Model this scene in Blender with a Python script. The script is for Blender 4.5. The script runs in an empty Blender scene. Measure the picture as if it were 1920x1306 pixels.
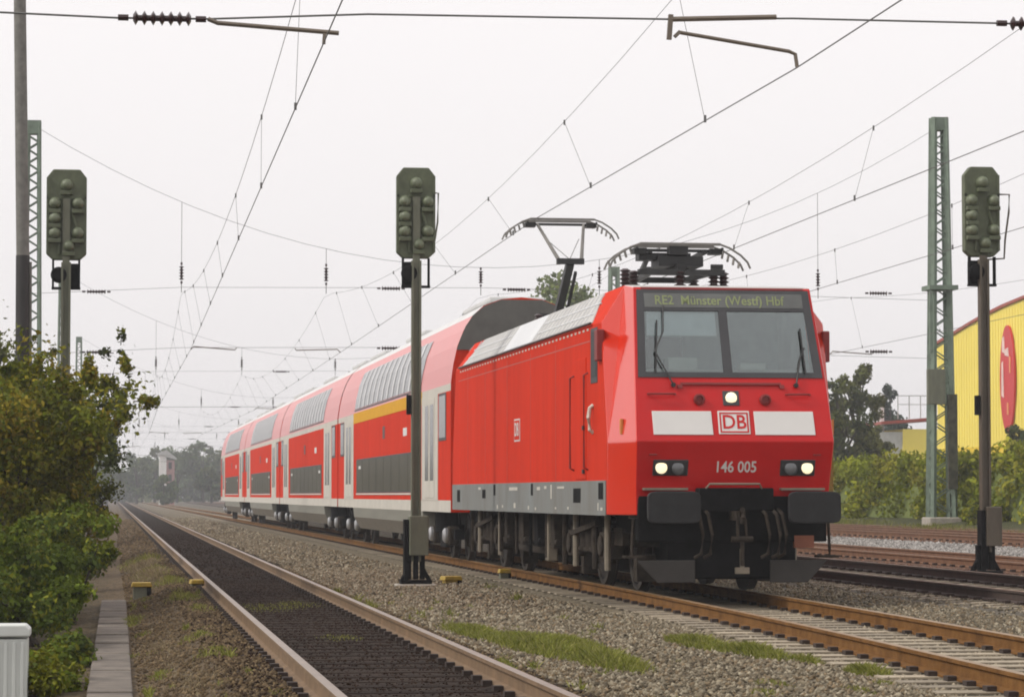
import bpy, math, random
import numpy as np
from mathutils import Vector, Matrix
R = math.radians
sc = bpy.context.scene
COL = sc.collection
random.seed(7)

# ---------------------------------------------------------------- camera, sky, sun, exposure
cd = bpy.data.cameras.new('camera'); cam = bpy.data.objects.new('camera', cd); COL.objects.link(cam)
cam.location = (0, 0, 1.31)
cam.rotation_euler = (R(90 + 2.9316), 0, R(-7.8433))
cd.sensor_width = 36; cd.lens = 5350 / 1920 * 36
cd.clip_start = 0.5; cd.clip_end = 4000
sc.camera = cam

SUN_EL, SUN_AZ = R(42), R(-97)          # azimuth measured clockwise from +Y
w = bpy.data.worlds.new('World'); sc.world = w; w.use_nodes = True
nt = w.node_tree; bg = nt.nodes['Background']
sky = nt.nodes.new('ShaderNodeTexSky'); sky.sky_type = 'NISHITA'; sky.sun_disc = False
sky.sun_elevation = SUN_EL; sky.sun_rotation = SUN_AZ; sky.dust_density = 4; sky.air_density = 1.5
hs = nt.nodes.new('ShaderNodeHueSaturation'); hs.inputs['Saturation'].default_value = 0.15
mx = nt.nodes.new('ShaderNodeMix'); mx.data_type = 'RGBA'; mx.inputs[0].default_value = 0.9
mx.inputs[7].default_value = (9.4, 9.05, 9.08, 1)          # flat cloud deck
nt.links.new(sky.outputs[0], hs.inputs['Color']); nt.links.new(hs.outputs[0], mx.inputs[6])
tcw = nt.nodes.new('ShaderNodeTexCoord'); spw = nt.nodes.new('ShaderNodeSeparateXYZ'); nt.links.new(tcw.outputs['Generated'], spw.inputs[0])
mrw = nt.nodes.new('ShaderNodeMapRange'); mrw.inputs[1].default_value = 0; mrw.inputs[2].default_value = .3; mrw.inputs[3].default_value = 1.0; mrw.inputs[4].default_value = 1.24
nt.links.new(spw.outputs[2], mrw.inputs[0])                 # an overcast sky is brightest overhead
mgw = nt.nodes.new('ShaderNodeMix'); mgw.data_type = 'RGBA'; mgw.blend_type = 'MULTIPLY'; mgw.inputs[0].default_value = 1
nt.links.new(mx.outputs[2], mgw.inputs[6]); nt.links.new(mrw.outputs[0], mgw.inputs[7])
nt.links.new(mgw.outputs[2], bg.inputs[0]); bg.inputs[1].default_value = 0.1
sd = bpy.data.lights.new('sun', 'SUN'); sd.energy = 2.2; sd.angle = R(10); sd.color = (1, .95, .88)
sun = bpy.data.objects.new('sun', sd); COL.objects.link(sun)
dv = Vector((math.sin(SUN_AZ) * math.cos(SUN_EL), math.cos(SUN_AZ) * math.cos(SUN_EL), math.sin(SUN_EL)))
sun.rotation_euler = dv.to_track_quat('Z', 'Y').to_euler()
sc.view_settings.view_transform = 'Standard'; sc.view_settings.look = 'None'
sc.view_settings.exposure = 0; sc.view_settings.gamma = 1
sc.cycles.volume_bounces = 0; sc.cycles.filter_width = 1.9

# ---------------------------------------------------------------- helpers
def tag(o, label=None, cat=None, group=None, kind=None):
    if label: o['label'] = label
    if cat: o['category'] = cat
    if group: o['group'] = group
    if kind: o['kind'] = kind
    return o

def empty(name, loc=(0, 0, 0), rz=0, parent=None):
    o = bpy.data.objects.new(name, None); COL.objects.link(o)
    o.location = loc; o.rotation_euler = (0, 0, rz); o.empty_display_size = .2
    if parent: o.parent = parent
    return o

def copy_tree(o, parent=None):
    c = o.copy(); COL.objects.link(c)
    if parent: c.parent = parent
    for ch in list(o.children): copy_tree(ch, c)
    return c

class MB:
    def __init__(s): s.v = []; s.f = []; s.m = []; s.cur = 0
    def mat(s, i): s.cur = i; return s
    def add(s, vs, fs, flip=False):
        b = len(s.v); s.v += [tuple(p) for p in vs]
        for f in fs: s.f.append([b + i for i in (f[::-1] if flip else f)]); s.m.append(s.cur)
        return s
    def box(s, x0, x1, y0, y1, z0, z1, M=None):
        vs = [Vector(p) for p in ((x0,y0,z0),(x1,y0,z0),(x1,y1,z0),(x0,y1,z0),(x0,y0,z1),(x1,y0,z1),(x1,y1,z1),(x0,y1,z1))]
        if M is not None: vs = [M @ p for p in vs]
        return s.add(vs, [(3,2,1,0),(4,5,6,7),(0,1,5,4),(1,2,6,5),(2,3,7,6),(3,0,4,7)])
    def bar(s, p, q, wx, wz=None):
        p = Vector(p); q = Vector(q); wz = wz or wx; d = q - p
        M = Matrix.Translation(p) @ d.to_track_quat('Y', 'Z').to_matrix().to_4x4()
        return s.box(-wx/2, wx/2, 0, d.length, -wz/2, wz/2, M)
    def cyl(s, p, q, r0, r1=None, n=10, cap=True):
        p = Vector(p); q = Vector(q); r1 = r0 if r1 is None else r1
        return s.tube([p, q], [r0, r1], n, cap)
    def tube(s, pts, r, n=6, cap=True):
        pts = [Vector(p) for p in pts]; rs = r if isinstance(r, (list, tuple)) else [r] * len(pts)
        b = len(s.v); k = len(pts)
        for i, p in enumerate(pts):
            d = (pts[min(i+1, k-1)] - pts[max(i-1, 0)]).normalized()
            u = d.cross(Vector((0,0,1)))
            if u.length < 1e-3: u = Vector((1,0,0))
            u.normalize(); w2 = u.cross(d)
            for j in range(n):
                a = 2*math.pi*j/n
                s.v.append(tuple(p + (u*math.cos(a) + w2*math.sin(a)) * rs[i]))
        for i in range(k-1):
            for j in range(n):
                j2 = (j+1) % n
                s.f.append([b+i*n+j, b+(i+1)*n+j, b+(i+1)*n+j2, b+i*n+j2][::-1]); s.m.append(s.cur)
        if cap:
            s.f.append([b+j for j in range(n)]); s.m.append(s.cur)
            s.f.append([b+(k-1)*n+j for j in range(n)][::-1]); s.m.append(s.cur)
        return s
    def prism(s, poly, axis, a, b):
        """closed polygon in the two other axes, extruded from a to b along axis (0,1,2)"""
        n = len(poly)
        def mk(p, t):
            q = list(p); q.insert(axis, t); return tuple(q)
        vs = [mk(p, a) for p in poly] + [mk(p, b) for p in poly]
        fs = [tuple(range(n)), tuple(range(2*n-1, n-1, -1))] + [(i, n+i, n+(i+1)%n, (i+1)%n) for i in range(n)]
        return s.add(vs, fs)
    def lathe(s, prof, c, axis='z', n=14):
        """prof: list of (r, t)"""
        b = len(s.v); k = len(prof); c = Vector(c)
        for r, t in prof:
            for j in range(n):
                a = 2*math.pi*j/n; x, y = r*math.cos(a), r*math.sin(a)
                o = {'z': (x, y, t), 'x': (t, x, y), 'y': (y, t, x)}[axis]
                s.v.append(tuple(c + Vector(o)))
        for i in range(k-1):
            for j in range(n):
                j2 = (j+1) % n
                s.f.append([b+i*n+j, b+i*n+j2, b+(i+1)*n+j2, b+(i+1)*n+j]); s.m.append(s.cur)
        s.f.append([b+j for j in range(n)][::-1]); s.m.append(s.cur)
        s.f.append([b+(k-1)*n+j for j in range(n)]); s.m.append(s.cur)
        return s
    def build(s, name, mats, parent=None, smooth=None, bevel=0, fix=True):
        me = bpy.data.meshes.new(name); me.from_pydata(s.v, [], s.f)
        if not isinstance(mats, (list, tuple)): mats = [mats]
        for m in mats: me.materials.append(m)
        me.polygons.foreach_set('material_index', s.m)
        if fix:
            import bmesh
            bm = bmesh.new(); bm.from_mesh(me); bmesh.ops.recalc_face_normals(bm, faces=bm.faces); bm.to_mesh(me); bm.free()
        if smooth:
            me.polygons.foreach_set('use_smooth', [True]*len(me.polygons)); me.set_sharp_from_angle(angle=R(smooth))
        me.update()
        o = bpy.data.objects.new(name, me); COL.objects.link(o)
        if parent: o.parent = parent
        if bevel:
            bv = o.modifiers.new('bevel', 'BEVEL'); bv.width = bevel; bv.segments = 2; bv.limit_method = 'ANGLE'; bv.angle_limit = R(20)
            bv.harden_normals = False
        return o

def material(name, col, rough=.6, metal=0, var=.15, scale=3, col2=None, bump=0, bscale=40, coat=0, emit=None, es=1, stretch=(1,1,1), spec=.5):
    m = bpy.data.materials.new(name); m.use_nodes = True; n = m.node_tree; p = n.nodes['Principled BSDF']; L = n.links.new
    p.inputs['Roughness'].default_value = rough; p.inputs['Metallic'].default_value = metal
    p.inputs['Specular IOR Level'].default_value = spec
    p.inputs['Coat Weight'].default_value = coat; p.inputs['Coat Roughness'].default_value = .12
    tc = n.nodes.new('ShaderNodeTexCoord'); mp = n.nodes.new('ShaderNodeMapping'); mp.inputs['Scale'].default_value = stretch
    L(tc.outputs['Object'], mp.inputs[0])
    nz = n.nodes.new('ShaderNodeTexNoise'); nz.inputs['Scale'].default_value = scale; nz.inputs['Detail'].default_value = 6; nz.inputs['Roughness'].default_value = .65
    L(mp.outputs[0], nz.inputs['Vector'])
    cr = n.nodes.new('ShaderNodeValToRGB'); cr.color_ramp.elements[0].position = .32; cr.color_ramp.elements[1].position = .68
    c2 = col2 if col2 else tuple(min(1, c*(1+var)) for c in col)
    c1 = col if col2 else tuple(c*(1-var) for c in col)
    cr.color_ramp.elements[0].color = (*c1, 1); cr.color_ramp.elements[1].color = (*c2, 1)
    L(nz.outputs['Fac'], cr.inputs[0]); L(cr.outputs[0], p.inputs['Base Color'])
    if bump:
        nb = n.nodes.new('ShaderNodeTexNoise'); nb.inputs['Scale'].default_value = bscale; nb.inputs['Detail'].default_value = 4
        L(mp.outputs[0], nb.inputs['Vector'])
        bp = n.nodes.new('ShaderNodeBump'); bp.inputs['Strength'].default_value = bump; bp.inputs['Distance'].default_value = .02
        L(nb.outputs['Fac'], bp.inputs['Height']); L(bp.outputs[0], p.inputs['Normal'])
    if emit:
        p.inputs['Emission Color'].default_value = (*emit, 1); p.inputs['Emission Strength'].default_value = es
    return m

def random_shade(m, lo, hi):
    n = m.node_tree; p = n.nodes['Principled BSDF']; src = p.inputs['Base Color'].links[0].from_socket
    oi = n.nodes.new('ShaderNodeObjectInfo'); mr = n.nodes.new('ShaderNodeMapRange'); mr.inputs[3].default_value = lo; mr.inputs[4].default_value = hi
    mm = n.nodes.new('ShaderNodeMix'); mm.data_type = 'RGBA'; mm.blend_type = 'MULTIPLY'; mm.inputs[0].default_value = 1
    n.links.new(oi.outputs['Random'], mr.inputs[0]); n.links.new(src, mm.inputs[6]); n.links.new(mr.outputs[0], mm.inputs[7]); n.links.new(mm.outputs[2], p.inputs['Base Color'])
def attr_material(name, rough=.85, trans=0, gain=1.0):
    m = bpy.data.materials.new(name); m.use_nodes = True; n = m.node_tree; p = n.nodes['Principled BSDF']; L = n.links.new
    a = n.nodes.new('ShaderNodeAttribute'); a.attribute_name = 'col'
    p.inputs['Roughness'].default_value = rough; p.inputs['Specular IOR Level'].default_value = .06
    L(a.outputs['Color'], p.inputs['Base Color'])
    if trans:
        t = n.nodes.new('ShaderNodeBsdfTranslucent'); mi = n.nodes.new('ShaderNodeMixShader'); mi.inputs[0].default_value = trans
        L(a.outputs['Color'], t.inputs['Color']); L(p.outputs[0], mi.inputs[1]); L(t.outputs[0], mi.inputs[2])
        L(mi.outputs[0], n.nodes['Material Output'].inputs['Surface'])
    return m

def np_mesh(name, V, F, C, mat, parent=None):
    """V (n,3), F (m,k) constant k, C (m,3) colour of each face"""
    k = F.shape[1]; me = bpy.data.meshes.new(name)
    me.vertices.add(len(V)); me.vertices.foreach_set('co', V.astype('f').ravel())
    me.loops.add(F.size); me.loops.foreach_set('vertex_index', F.astype('i').ravel())
    me.polygons.add(len(F)); me.polygons.foreach_set('loop_start', np.arange(0, F.size, k, dtype='i'))
    me.update(calc_edges=True)
    at = me.attributes.new('col', 'FLOAT_COLOR', 'FACE')
    at.data.foreach_set('color', np.concatenate([C, np.ones((len(C), 1))], 1).astype('f').ravel())
    me.materials.append(mat); me.validate()
    o = bpy.data.objects.new(name, me); COL.objects.link(o)
    if parent: o.parent = parent
    return o

def text(name, body, size, mat, parent, M, depth=.004, sx=1.0):
    cu = bpy.data.curves.new('tmp_text', 'FONT'); cu.body = body; cu.size = size; cu.extrude = depth
    cu.align_x = 'CENTER'; cu.align_y = 'CENTER'; cu.resolution_u = 3; cu.offset = size*.012
    t = bpy.data.objects.new('tmp_text', cu); COL.objects.link(t)
    dg = bpy.context.evaluated_depsgraph_get()
    me = bpy.data.meshes.new_from_object(t.evaluated_get(dg)); me.name = name
    bpy.data.objects.remove(t); bpy.data.curves.remove(cu)
    me.materials.clear(); me.materials.append(mat)
    me.transform(M @ Matrix.Diagonal((sx, 1, 1, 1)))
    o = bpy.data.objects.new(name, me); COL.objects.link(o); o.parent = parent
    return o

# ---------------------------------------------------------------- materials
RED = material('traffic_red_paint', (.56, .03, .009), .7, var=.08, scale=2.2, spec=.06, stretch=(1,1.4,.22))
REDC = material('cab_corner_red_paint', (.66, .032, .012), .16, var=.03, scale=1, coat=1)
REDB = material('front_red_paint', (.5, .012, .012), .4, var=.06, scale=2, coat=.12, spec=.2)
COACHRED = material('coach_red_paint', (.55, .03, .009), .7, var=.1, scale=2, spec=.06, stretch=(1,1.4,.25))
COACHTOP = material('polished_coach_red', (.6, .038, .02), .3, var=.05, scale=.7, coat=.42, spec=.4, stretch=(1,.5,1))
DARKRED = material('dark_red_fitting', (.2, .012, .01), .5)
PALE = material('pale_grey_paint', (.52, .49, .43), .6, var=.08, scale=2)
SKIRT = material('grey_skirt_paint', (.165, .16, .145), .6, col2=(.215, .23, .225), scale=1.6, stretch=(1,1.2,.5), spec=.2)
CSKIRT = material('grey_coach_skirt', (.23, .225, .19), .5, var=.12, scale=1, stretch=(1,.3,3))
ROOFG = material('grey_roof_panel', (.43, .42, .4), .55, var=.12, scale=2)
ROOFL = material('light_roof_hatch', (.6, .61, .62), .5, var=.05)
CROOF = material('pale_coach_roof', (.55, .55, .54), .45, var=.08, scale=1)
HOOD = material('dark_coach_end', (.1, .1, .09), .7, var=.15)
YEL = material('yellow_stripe_paint', (.62, .32, .012), .6, var=.06, spec=.1)
BLACK = material('black_underframe', (.008, .008, .0085), .8, var=.4, scale=6, spec=.08)
BUF = material('black_buffer_rubber', (.02, .02, .021), .6, var=.25, scale=4, spec=.25)
GREASE = material('dirty_brown_underframe', (.02, .0165, .0135), .85, var=.5, scale=7, col2=(.055,.043,.033), spec=.12)
BEIGE = material('beige_dusty_metal', (.19, .16, .12), .7, var=.2, scale=5)
STEEL = material('worn_wheel_steel', (.045, .037, .03), .6, .3, var=.3, scale=8)
SILVER = material('bright_axle_cover', (.42, .42, .43), .35, .5)
FRAMEB = material('black_window_rubber', (.035, .035, .038), .5)
GLASS = bpy.data.materials.new('windscreen_glass'); GLASS.use_nodes = True
_n = GLASS.node_tree; _n.nodes.remove(_n.nodes['Principled BSDF'])
_t = _n.nodes.new('ShaderNodeBsdfTransparent'); _t.inputs[0].default_value = (.8,.88,.88,1)
_g = _n.nodes.new('ShaderNodeBsdfGlossy'); _g.inputs['Roughness'].default_value = .04
_f = _n.nodes.new('ShaderNodeFresnel'); _f.inputs[0].default_value = 1.95
_m = _n.nodes.new('ShaderNodeMixShader'); _n.links.new(_f.outputs[0], _m.inputs[0]); _n.links.new(_t.outputs[0], _m.inputs[1]); _n.links.new(_g.outputs[0], _m.inputs[2])
_n.links.new(_m.outputs[0], _n.nodes['Material Output'].inputs[0])
SGLASS = material('dark_side_glass', (.02,.02,.02), .4, spec=.1)
BLIND = material('sun_blind', (.75, .73, .75), .5)
CGLASS = material('coach_glass_painted_reflection', (.062, .056, .036), .35, var=.2, scale=1.5, spec=.05)  # olive base paints the ballast's reflection into the glass
UGLASS = material('upper_deck_glass', (.035, .037, .04), .1, spec=.6)
DOORG = material('door_glass', (.12, .115, .11), .2, spec=.6)
DISP = material('display_background', (.1, .105, .1), .3)
DISPT = material('display_letters', (.2, .23, .1), .5, emit=(.4,.5,.18), es=.03)
WHITEM = material('white_marking', (.64, .625, .6), .5, var=.03)
LAMPON = material('lit_headlamp', (1, .93, .75), .3, emit=(1, .8, .42), es=.85)
LAMPOFF = material('unlit_lamp', (.16, .165, .17), .15, .3)
CHROME = material('handrail_metal', (.55, .5, .42), .4, .4)
ORANGE = material('orange_decal', (.6, .2, .03), .5)
COPPER = material('copper_brown_box', (.25, .08, .04), .6)
PANTO = material('pantograph_grey', (.17, .16, .145), .5, .3, var=.2)
PDARK = material('pantograph_black', (.02, .02, .02), .5, .2)
INSUL = material('brown_porcelain', (.03, .012, .012), .3, var=.2)
SIGG = material('dark_green_signal_paint', (.085, .1, .055), .6, var=.22, scale=6, bump=.2, bscale=20)
SIGL = material('lighter_green_lamp_cap', (.12, .14, .085), .5, var=.2, scale=9)
SIGP = material('grey_green_post_paint', (.12, .125, .085), .6, var=.2, scale=5, stretch=(1,1,.3))
SIGB = material('brown_post_paint', (.085, .07, .05), .65, var=.25, scale=5, stretch=(1,1,.3))
MASTG = material('weathered_green_steel', (.13, .175, .13), .6, var=.25, scale=3)
CONC = material('pale_concrete', (.36, .33, .28), .9, var=.2, scale=5, bump=.4)
SLAB = material('trough_concrete', (.125, .105, .085), .9, var=.4, scale=3, bump=.5)
POLEG = material('galvanised_pole', (.15, .145, .13), .7, var=.25, scale=9)
POLEB = material('dark_pole_sleeve', (.02, .018, .017), .6, var=.2)
WIRE = material('oxidised_wire', (.11, .11, .105), .6)
RODS = material('registration_tube', (.16, .13, .1), .5, .3)
RUST = material('rusty_rail_side', (.1, .046, .014), .8, col2=(.2, .098, .03), scale=4, bump=.3, spec=.1)
RUSTD = material('dark_rail_side', (.035, .024, .02), .8, col2=(.06, .04, .032), scale=4)
RUSTR = material('red_rust_rail', (.11, .052, .027), .85, col2=(.2, .1, .052), scale=4)
RUSTY = material('tan_rail_side', (.12, .072, .035), .8, col2=(.2, .125, .065), scale=4)
HEADP = material('polished_rail_head', (.26, .205, .165), .45, .6, var=.15, scale=3)
HEADT = material('tan_rail_head', (.25, .165, .09), .5, .35, var=.15, scale=3)
HEADB = material('brown_rail_head', (.17, .1, .06), .6, .2, var=.2)
WOODS = material('dark_wood_sleeper', (.02, .014, .011), .9, col2=(.036, .026, .02), spec=.08, scale=5, bump=.6, stretch=(.5,4,4))
CONCS = material('pale_concrete_sleeper', (.3, .25, .18), .9, var=.25, scale=4, bump=.4)
RUSTS = material('rusty_sleeper', (.13, .07, .045), .9, var=.3, scale=4)
random_shade(CONCS, .6, 1.15); random_shade(WOODS, .7, 1.3); random_shade(RUSTS, .7, 1.3)
CLIP = material('rail_clip', (.03, .018, .013), .85, var=.3)
PZB = material('yellow_marker_paint', (.36, .24, .025), .55, var=.25, scale=9)
CABI = material('pale_cabinet_plastic', (.56, .58, .55), .45, var=.05, scale=3)
YWALL = material('yellow_wall_with_glare', (.84, .69, .13), .6, var=.04, scale=.3)  # glare on the upper wall is mixed into this paler yellow
YWALL2 = material('yellow_wall_no_glare', (.75, .52, .01), .5, var=.05, scale=.3)  # the same wall yellow, left deeper without the painted glare
RTRIM = material('red_trim', (.3, .05, .03), .5)
LOGOR = material('red_oval_sign', (.55, .02, .02), .4, var=.1)
LOGOW = material('pale_sign_lettering', (.75, .55, .5), .5)
LOGOO = material('orange_sign_mark', (.75, .3, .12), .5)
GREYW = material('grey_wall', (.42, .42, .41), .7)
WHITEW = material('white_render', (.7, .68, .66), .8)
PINKR = material('pink_brick', (.36, .2, .19), .8)
BARK = material('bark', (.045, .035, .025), .9, var=.3, scale=8)
LEAF = attr_material('foliage', .6, .28)
STONE = attr_material('ballast', .9)
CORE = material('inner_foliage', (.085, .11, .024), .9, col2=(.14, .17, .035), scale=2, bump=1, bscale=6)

# ---------------------------------------------------------------- ground
def x2(Y):                                # centre line of the train's track
    x = 7.80 - .006*(Y-45)
    return x - .049*(45-Y)**2/50 if Y < 45 else x
PROF = [(-300,-.6),(-60,-.55),(-6,-.5),(-1.2,-.46),(.25,-.37),(.72,-.25),(.92,-.153),(1.37,-.153),(1.5,-.17),(2.88,-.17),(3.01,-.153),(3.35,-.155),(3.6,-.19),(4.2,-.23),(5.2,-.22),(6.2,-.195),(9.2,-.19),(10.4,-.13),(11.2,-.11),
        (13.6,-.06),(14.5,-.1),(15.6,-.09),(18.3,-.08),(19.5,-.06),(22,.0),(26.5,.1),(27.5,.3),(31,.7),(45,.9),(100,1.0),(400,1.0)]
def gz(x):
    return float(np.interp(x, [p[0] for p in PROF], [p[1] for p in PROF]))
xs = sorted(set([p[0] for p in PROF] + [-3,-.5,5.7,7,8,10,12,17,24,29,36]))
ys = [-15, 0, 15] + [20 + 4*i for i in range(30)] + [160, 200, 260, 340, 450, 600, 900]
g = MB(); nx = len(xs)
g.v = [(x, y, gz(x)) for y in ys for x in xs]
g.f = [[j*nx+i, j*nx+i+1, (j+1)*nx+i+1, (j+1)*nx+i] for j in range(len(ys)-1) for i in range(nx-1)]; g.m = [0]*len(g.f)
GM = bpy.data.materials.new('ground_gravel'); GM.use_nodes = True
n = GM.node_tree; L = n.links.new; p = n.nodes['Principled BSDF']; p.inputs['Roughness'].default_value = .95; p.inputs['Specular IOR Level'].default_value = .2
tc = n.nodes.new('ShaderNodeTexCoord'); sp = n.nodes.new('ShaderNodeSeparateXYZ'); L(tc.outputs['Object'], sp.inputs[0])
nz = n.nodes.new('ShaderNodeTexNoise'); nz.inputs['Scale'].default_value = .9; nz.inputs['Detail'].default_value = 8; nz.inputs['Roughness'].default_value = .7
L(tc.outputs['Object'], nz.inputs['Vector'])
def math_node(op, a, b):
    q = n.nodes.new('ShaderNodeMath'); q.operation = op
    for i, v in enumerate((a, b)):
        if isinstance(v, (int, float)): q.inputs[i].default_value = v
        else: L(v, q.inputs[i])
    return q.outputs[0]
wob = math_node('MULTIPLY', math_node('SUBTRACT', nz.outputs['Fac'], .5), 1.1)
fx = math_node('DIVIDE', math_node('ADD', math_node('ADD', sp.outputs['X'], wob), 4), 40)
cr = n.nodes.new('ShaderNodeValToRGB'); L(fx, cr.inputs[0])
ZONES = [(-4, (0.045, 0.036, 0.017)), (-0.6, (0.058, 0.045, 0.022)), (0.2, (0.097, 0.069, 0.04)), (0.95, (0.084, 0.06, 0.036)), (1.25, (0.025, 0.015, 0.01)), (3.05, (0.025, 0.015, 0.01)), (3.45, (0.081, 0.059, 0.035)), (4.3, (0.129, 0.105, 0.07)), (6.4, (0.157, 0.129, 0.086)), (9.0, (0.129, 0.111, 0.078)), (10.6, (0.102, 0.089, 0.069)), (13.4, (0.134, 0.112, 0.086)), (15.3, (0.166, 0.138, 0.104)), (15.9, (0.118, 0.06, 0.033)), (17.8, (0.153, 0.078, 0.046)), (18.3, (0.27, 0.248, 0.227)), (21.8, (0.288, 0.261, 0.244)), (22.6, (0.135, 0.083, 0.055)), (26.6, (0.117, 0.078, 0.05)), (27.6, (0.054, 0.057, 0.021)), (36, (0.072, 0.074, 0.034))]
el = cr.color_ramp.elements
while len(el) > 1: el.remove(el[-1])
el[0].position = 0; el[0].color = (*ZONES[0][1], 1)
for x, c in ZONES[1:]:
    e = el.new((x+4)/40); e.color = (*c, 1)
vo = n.nodes.new('ShaderNodeTexVoronoi'); vo.inputs['Scale'].default_value = 17; L(tc.outputs['Object'], vo.inputs['Vector'])
sv = n.nodes.new('ShaderNodeSeparateColor'); L(vo.outputs['Color'], sv.inputs[0])
mr = n.nodes.new('ShaderNodeMapRange'); mr.inputs[3].default_value = .45; mr.inputs[4].default_value = 1.5; L(sv.outputs[0], mr.inputs[0])
mm = n.nodes.new('ShaderNodeMix'); mm.data_type = 'RGBA'; mm.blend_type = 'MULTIPLY'; mm.inputs[0].default_value = 1
L(cr.outputs[0], mm.inputs[6]); L(mr.outputs[0], mm.inputs[7]); L(mm.outputs[2], p.inputs['Base Color'])
bp = n.nodes.new('ShaderNodeBump'); bp.inputs['Strength'].default_value = .9; bp.inputs['Distance'].default_value = .04; bp.invert = True
L(vo.outputs['Distance'], bp.inputs['Height']); L(bp.outputs[0], p.inputs['Normal'])
ground = tag(g.build('ground', GM, fix=False), kind='structure'); ground.rotation_euler.z = .0028

# loose ballast: real stones lying on the bed
def stones(name, areas, seed):
    rg = np.random.default_rng(seed); P = []; S = []; C = []
    for x0, x1, y0, y1, dens, s0, s1, cols, follow in areas:
        k = int((x1-x0)*(y1-y0)*dens)
        y = rg.uniform(y0, y1, k); x = rg.uniform(x0, x1, k)
        if follow: x = x + np.array([x2(q) for q in y]) - 7.8
        z = np.interp(x, [q[0] for q in PROF], [q[1] for q in PROF])
        s = rg.uniform(s0, s1, k)
        c = np.array(cols)[rg.integers(0, len(cols), k)] * rg.uniform(.6, 1.35, (k, 1))
        x = x if follow else x - .0028*y
        P.append(np.stack([x, y, z + s*.25], 1)); S.append(s); C.append(c)
    P = np.concatenate(P); S = np.concatenate(S); C = np.concatenate(C); k = len(P)
    base = np.array([(1,0,0),(0,1,0),(-1,0,0),(0,-1,0),(0,0,1),(0,0,-1)], float)
    V = np.repeat(base[None], k, 0) * rg.uniform(.6, 1.1, (k, 6, 1)) + rg.normal(0, .18, (k, 6, 3))
    a = rg.uniform(0, 6.28, k); ca, sa = np.cos(a), np.sin(a)
    X = V[:,:,0]*ca[:,None] - V[:,:,1]*sa[:,None]; Y = V[:,:,0]*sa[:,None] + V[:,:,1]*ca[:,None]
    V = np.stack([X, Y, V[:,:,2]*.8], 2) * S[:,None,None] + P[:,None,:]
    F = np.array([(0,1,4),(1,2,4),(2,3,4),(3,0,4),(1,0,5),(2,1,5),(3,2,5),(0,3,5)])
    F = (np.arange(k)[:,None,None]*6 + F[None]).reshape(-1, 3)
    return np_mesh(name, V.reshape(-1,3), F, np.repeat(C, 8, 0), STONE)
GREYS = [(0.204, 0.173, 0.122), (0.151, 0.124, 0.086), (0.098, 0.081, 0.057), (0.257, 0.224, 0.164), (0.167, 0.125, 0.078)]
BROWN = [(0.115, 0.081, 0.046), (0.081, 0.056, 0.032), (0.149, 0.108, 0.062), (0.101, 0.074, 0.046)]
DARK = [(0.024, 0.014, 0.01), (0.017, 0.01, 0.007), (0.035, 0.022, 0.014)]
LIGHT = [(0.256, 0.216, 0.157), (0.211, 0.178, 0.128), (0.301, 0.259, 0.19)]
PALEG = [(0.279, 0.266, 0.249), (0.209, 0.198, 0.184), (0.348, 0.326, 0.302)]
RUSTC = [(.17,.085,.05),(.12,.06,.038),(.22,.12,.07)]
tag(stones('ballast_stones', [
    (3.5,6.3,18,34,330,.018,.036,GREYS,0),(3.5,6.3,34,60,170,.025,.042,GREYS,0),(3.5,6.0,60,110,60,.03,.055,GREYS,0),(3.4,5.8,110,190,22,.04,.08,GREYS,0),(.3,1.3,110,170,20,.03,.07,BROWN,0),(1.5,2.9,50,110,30,.015,.03,DARK,0),
    (3.1,4.1,18,60,130,.015,.03,BROWN,0),(.25,1.35,18,60,200,.013,.03,BROWN,0),(.25,1.3,60,110,40,.02,.05,BROWN,0),
    (1.4,3.0,18,50,170,.008,.017,DARK,0),(.9,1.38,18,60,330,.012,.028,BROWN+DARK,0),
    (6.2,9.4,19,36,230,.016,.034,LIGHT+GREYS[:2],1),(8.9,10.6,20,36,300,.018,.036,GREYS,1),(8.9,10.6,36,60,150,.022,.04,GREYS,1),
    (10.8,13.5,30,60,70,.02,.035,GREYS,0),(13.4,15.4,36,80,120,.02,.04,LIGHT,0),(15.6,18,40,90,45,.02,.04,RUSTC,0),(18.2,22.2,50,110,60,.03,.055,PALEG,0),(22.2,27,55,120,14,.03,.055,RUSTC,0)], 3),
    'loose grey and brown ballast stones lying between the tracks', 'ballast', kind='stuff')

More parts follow.
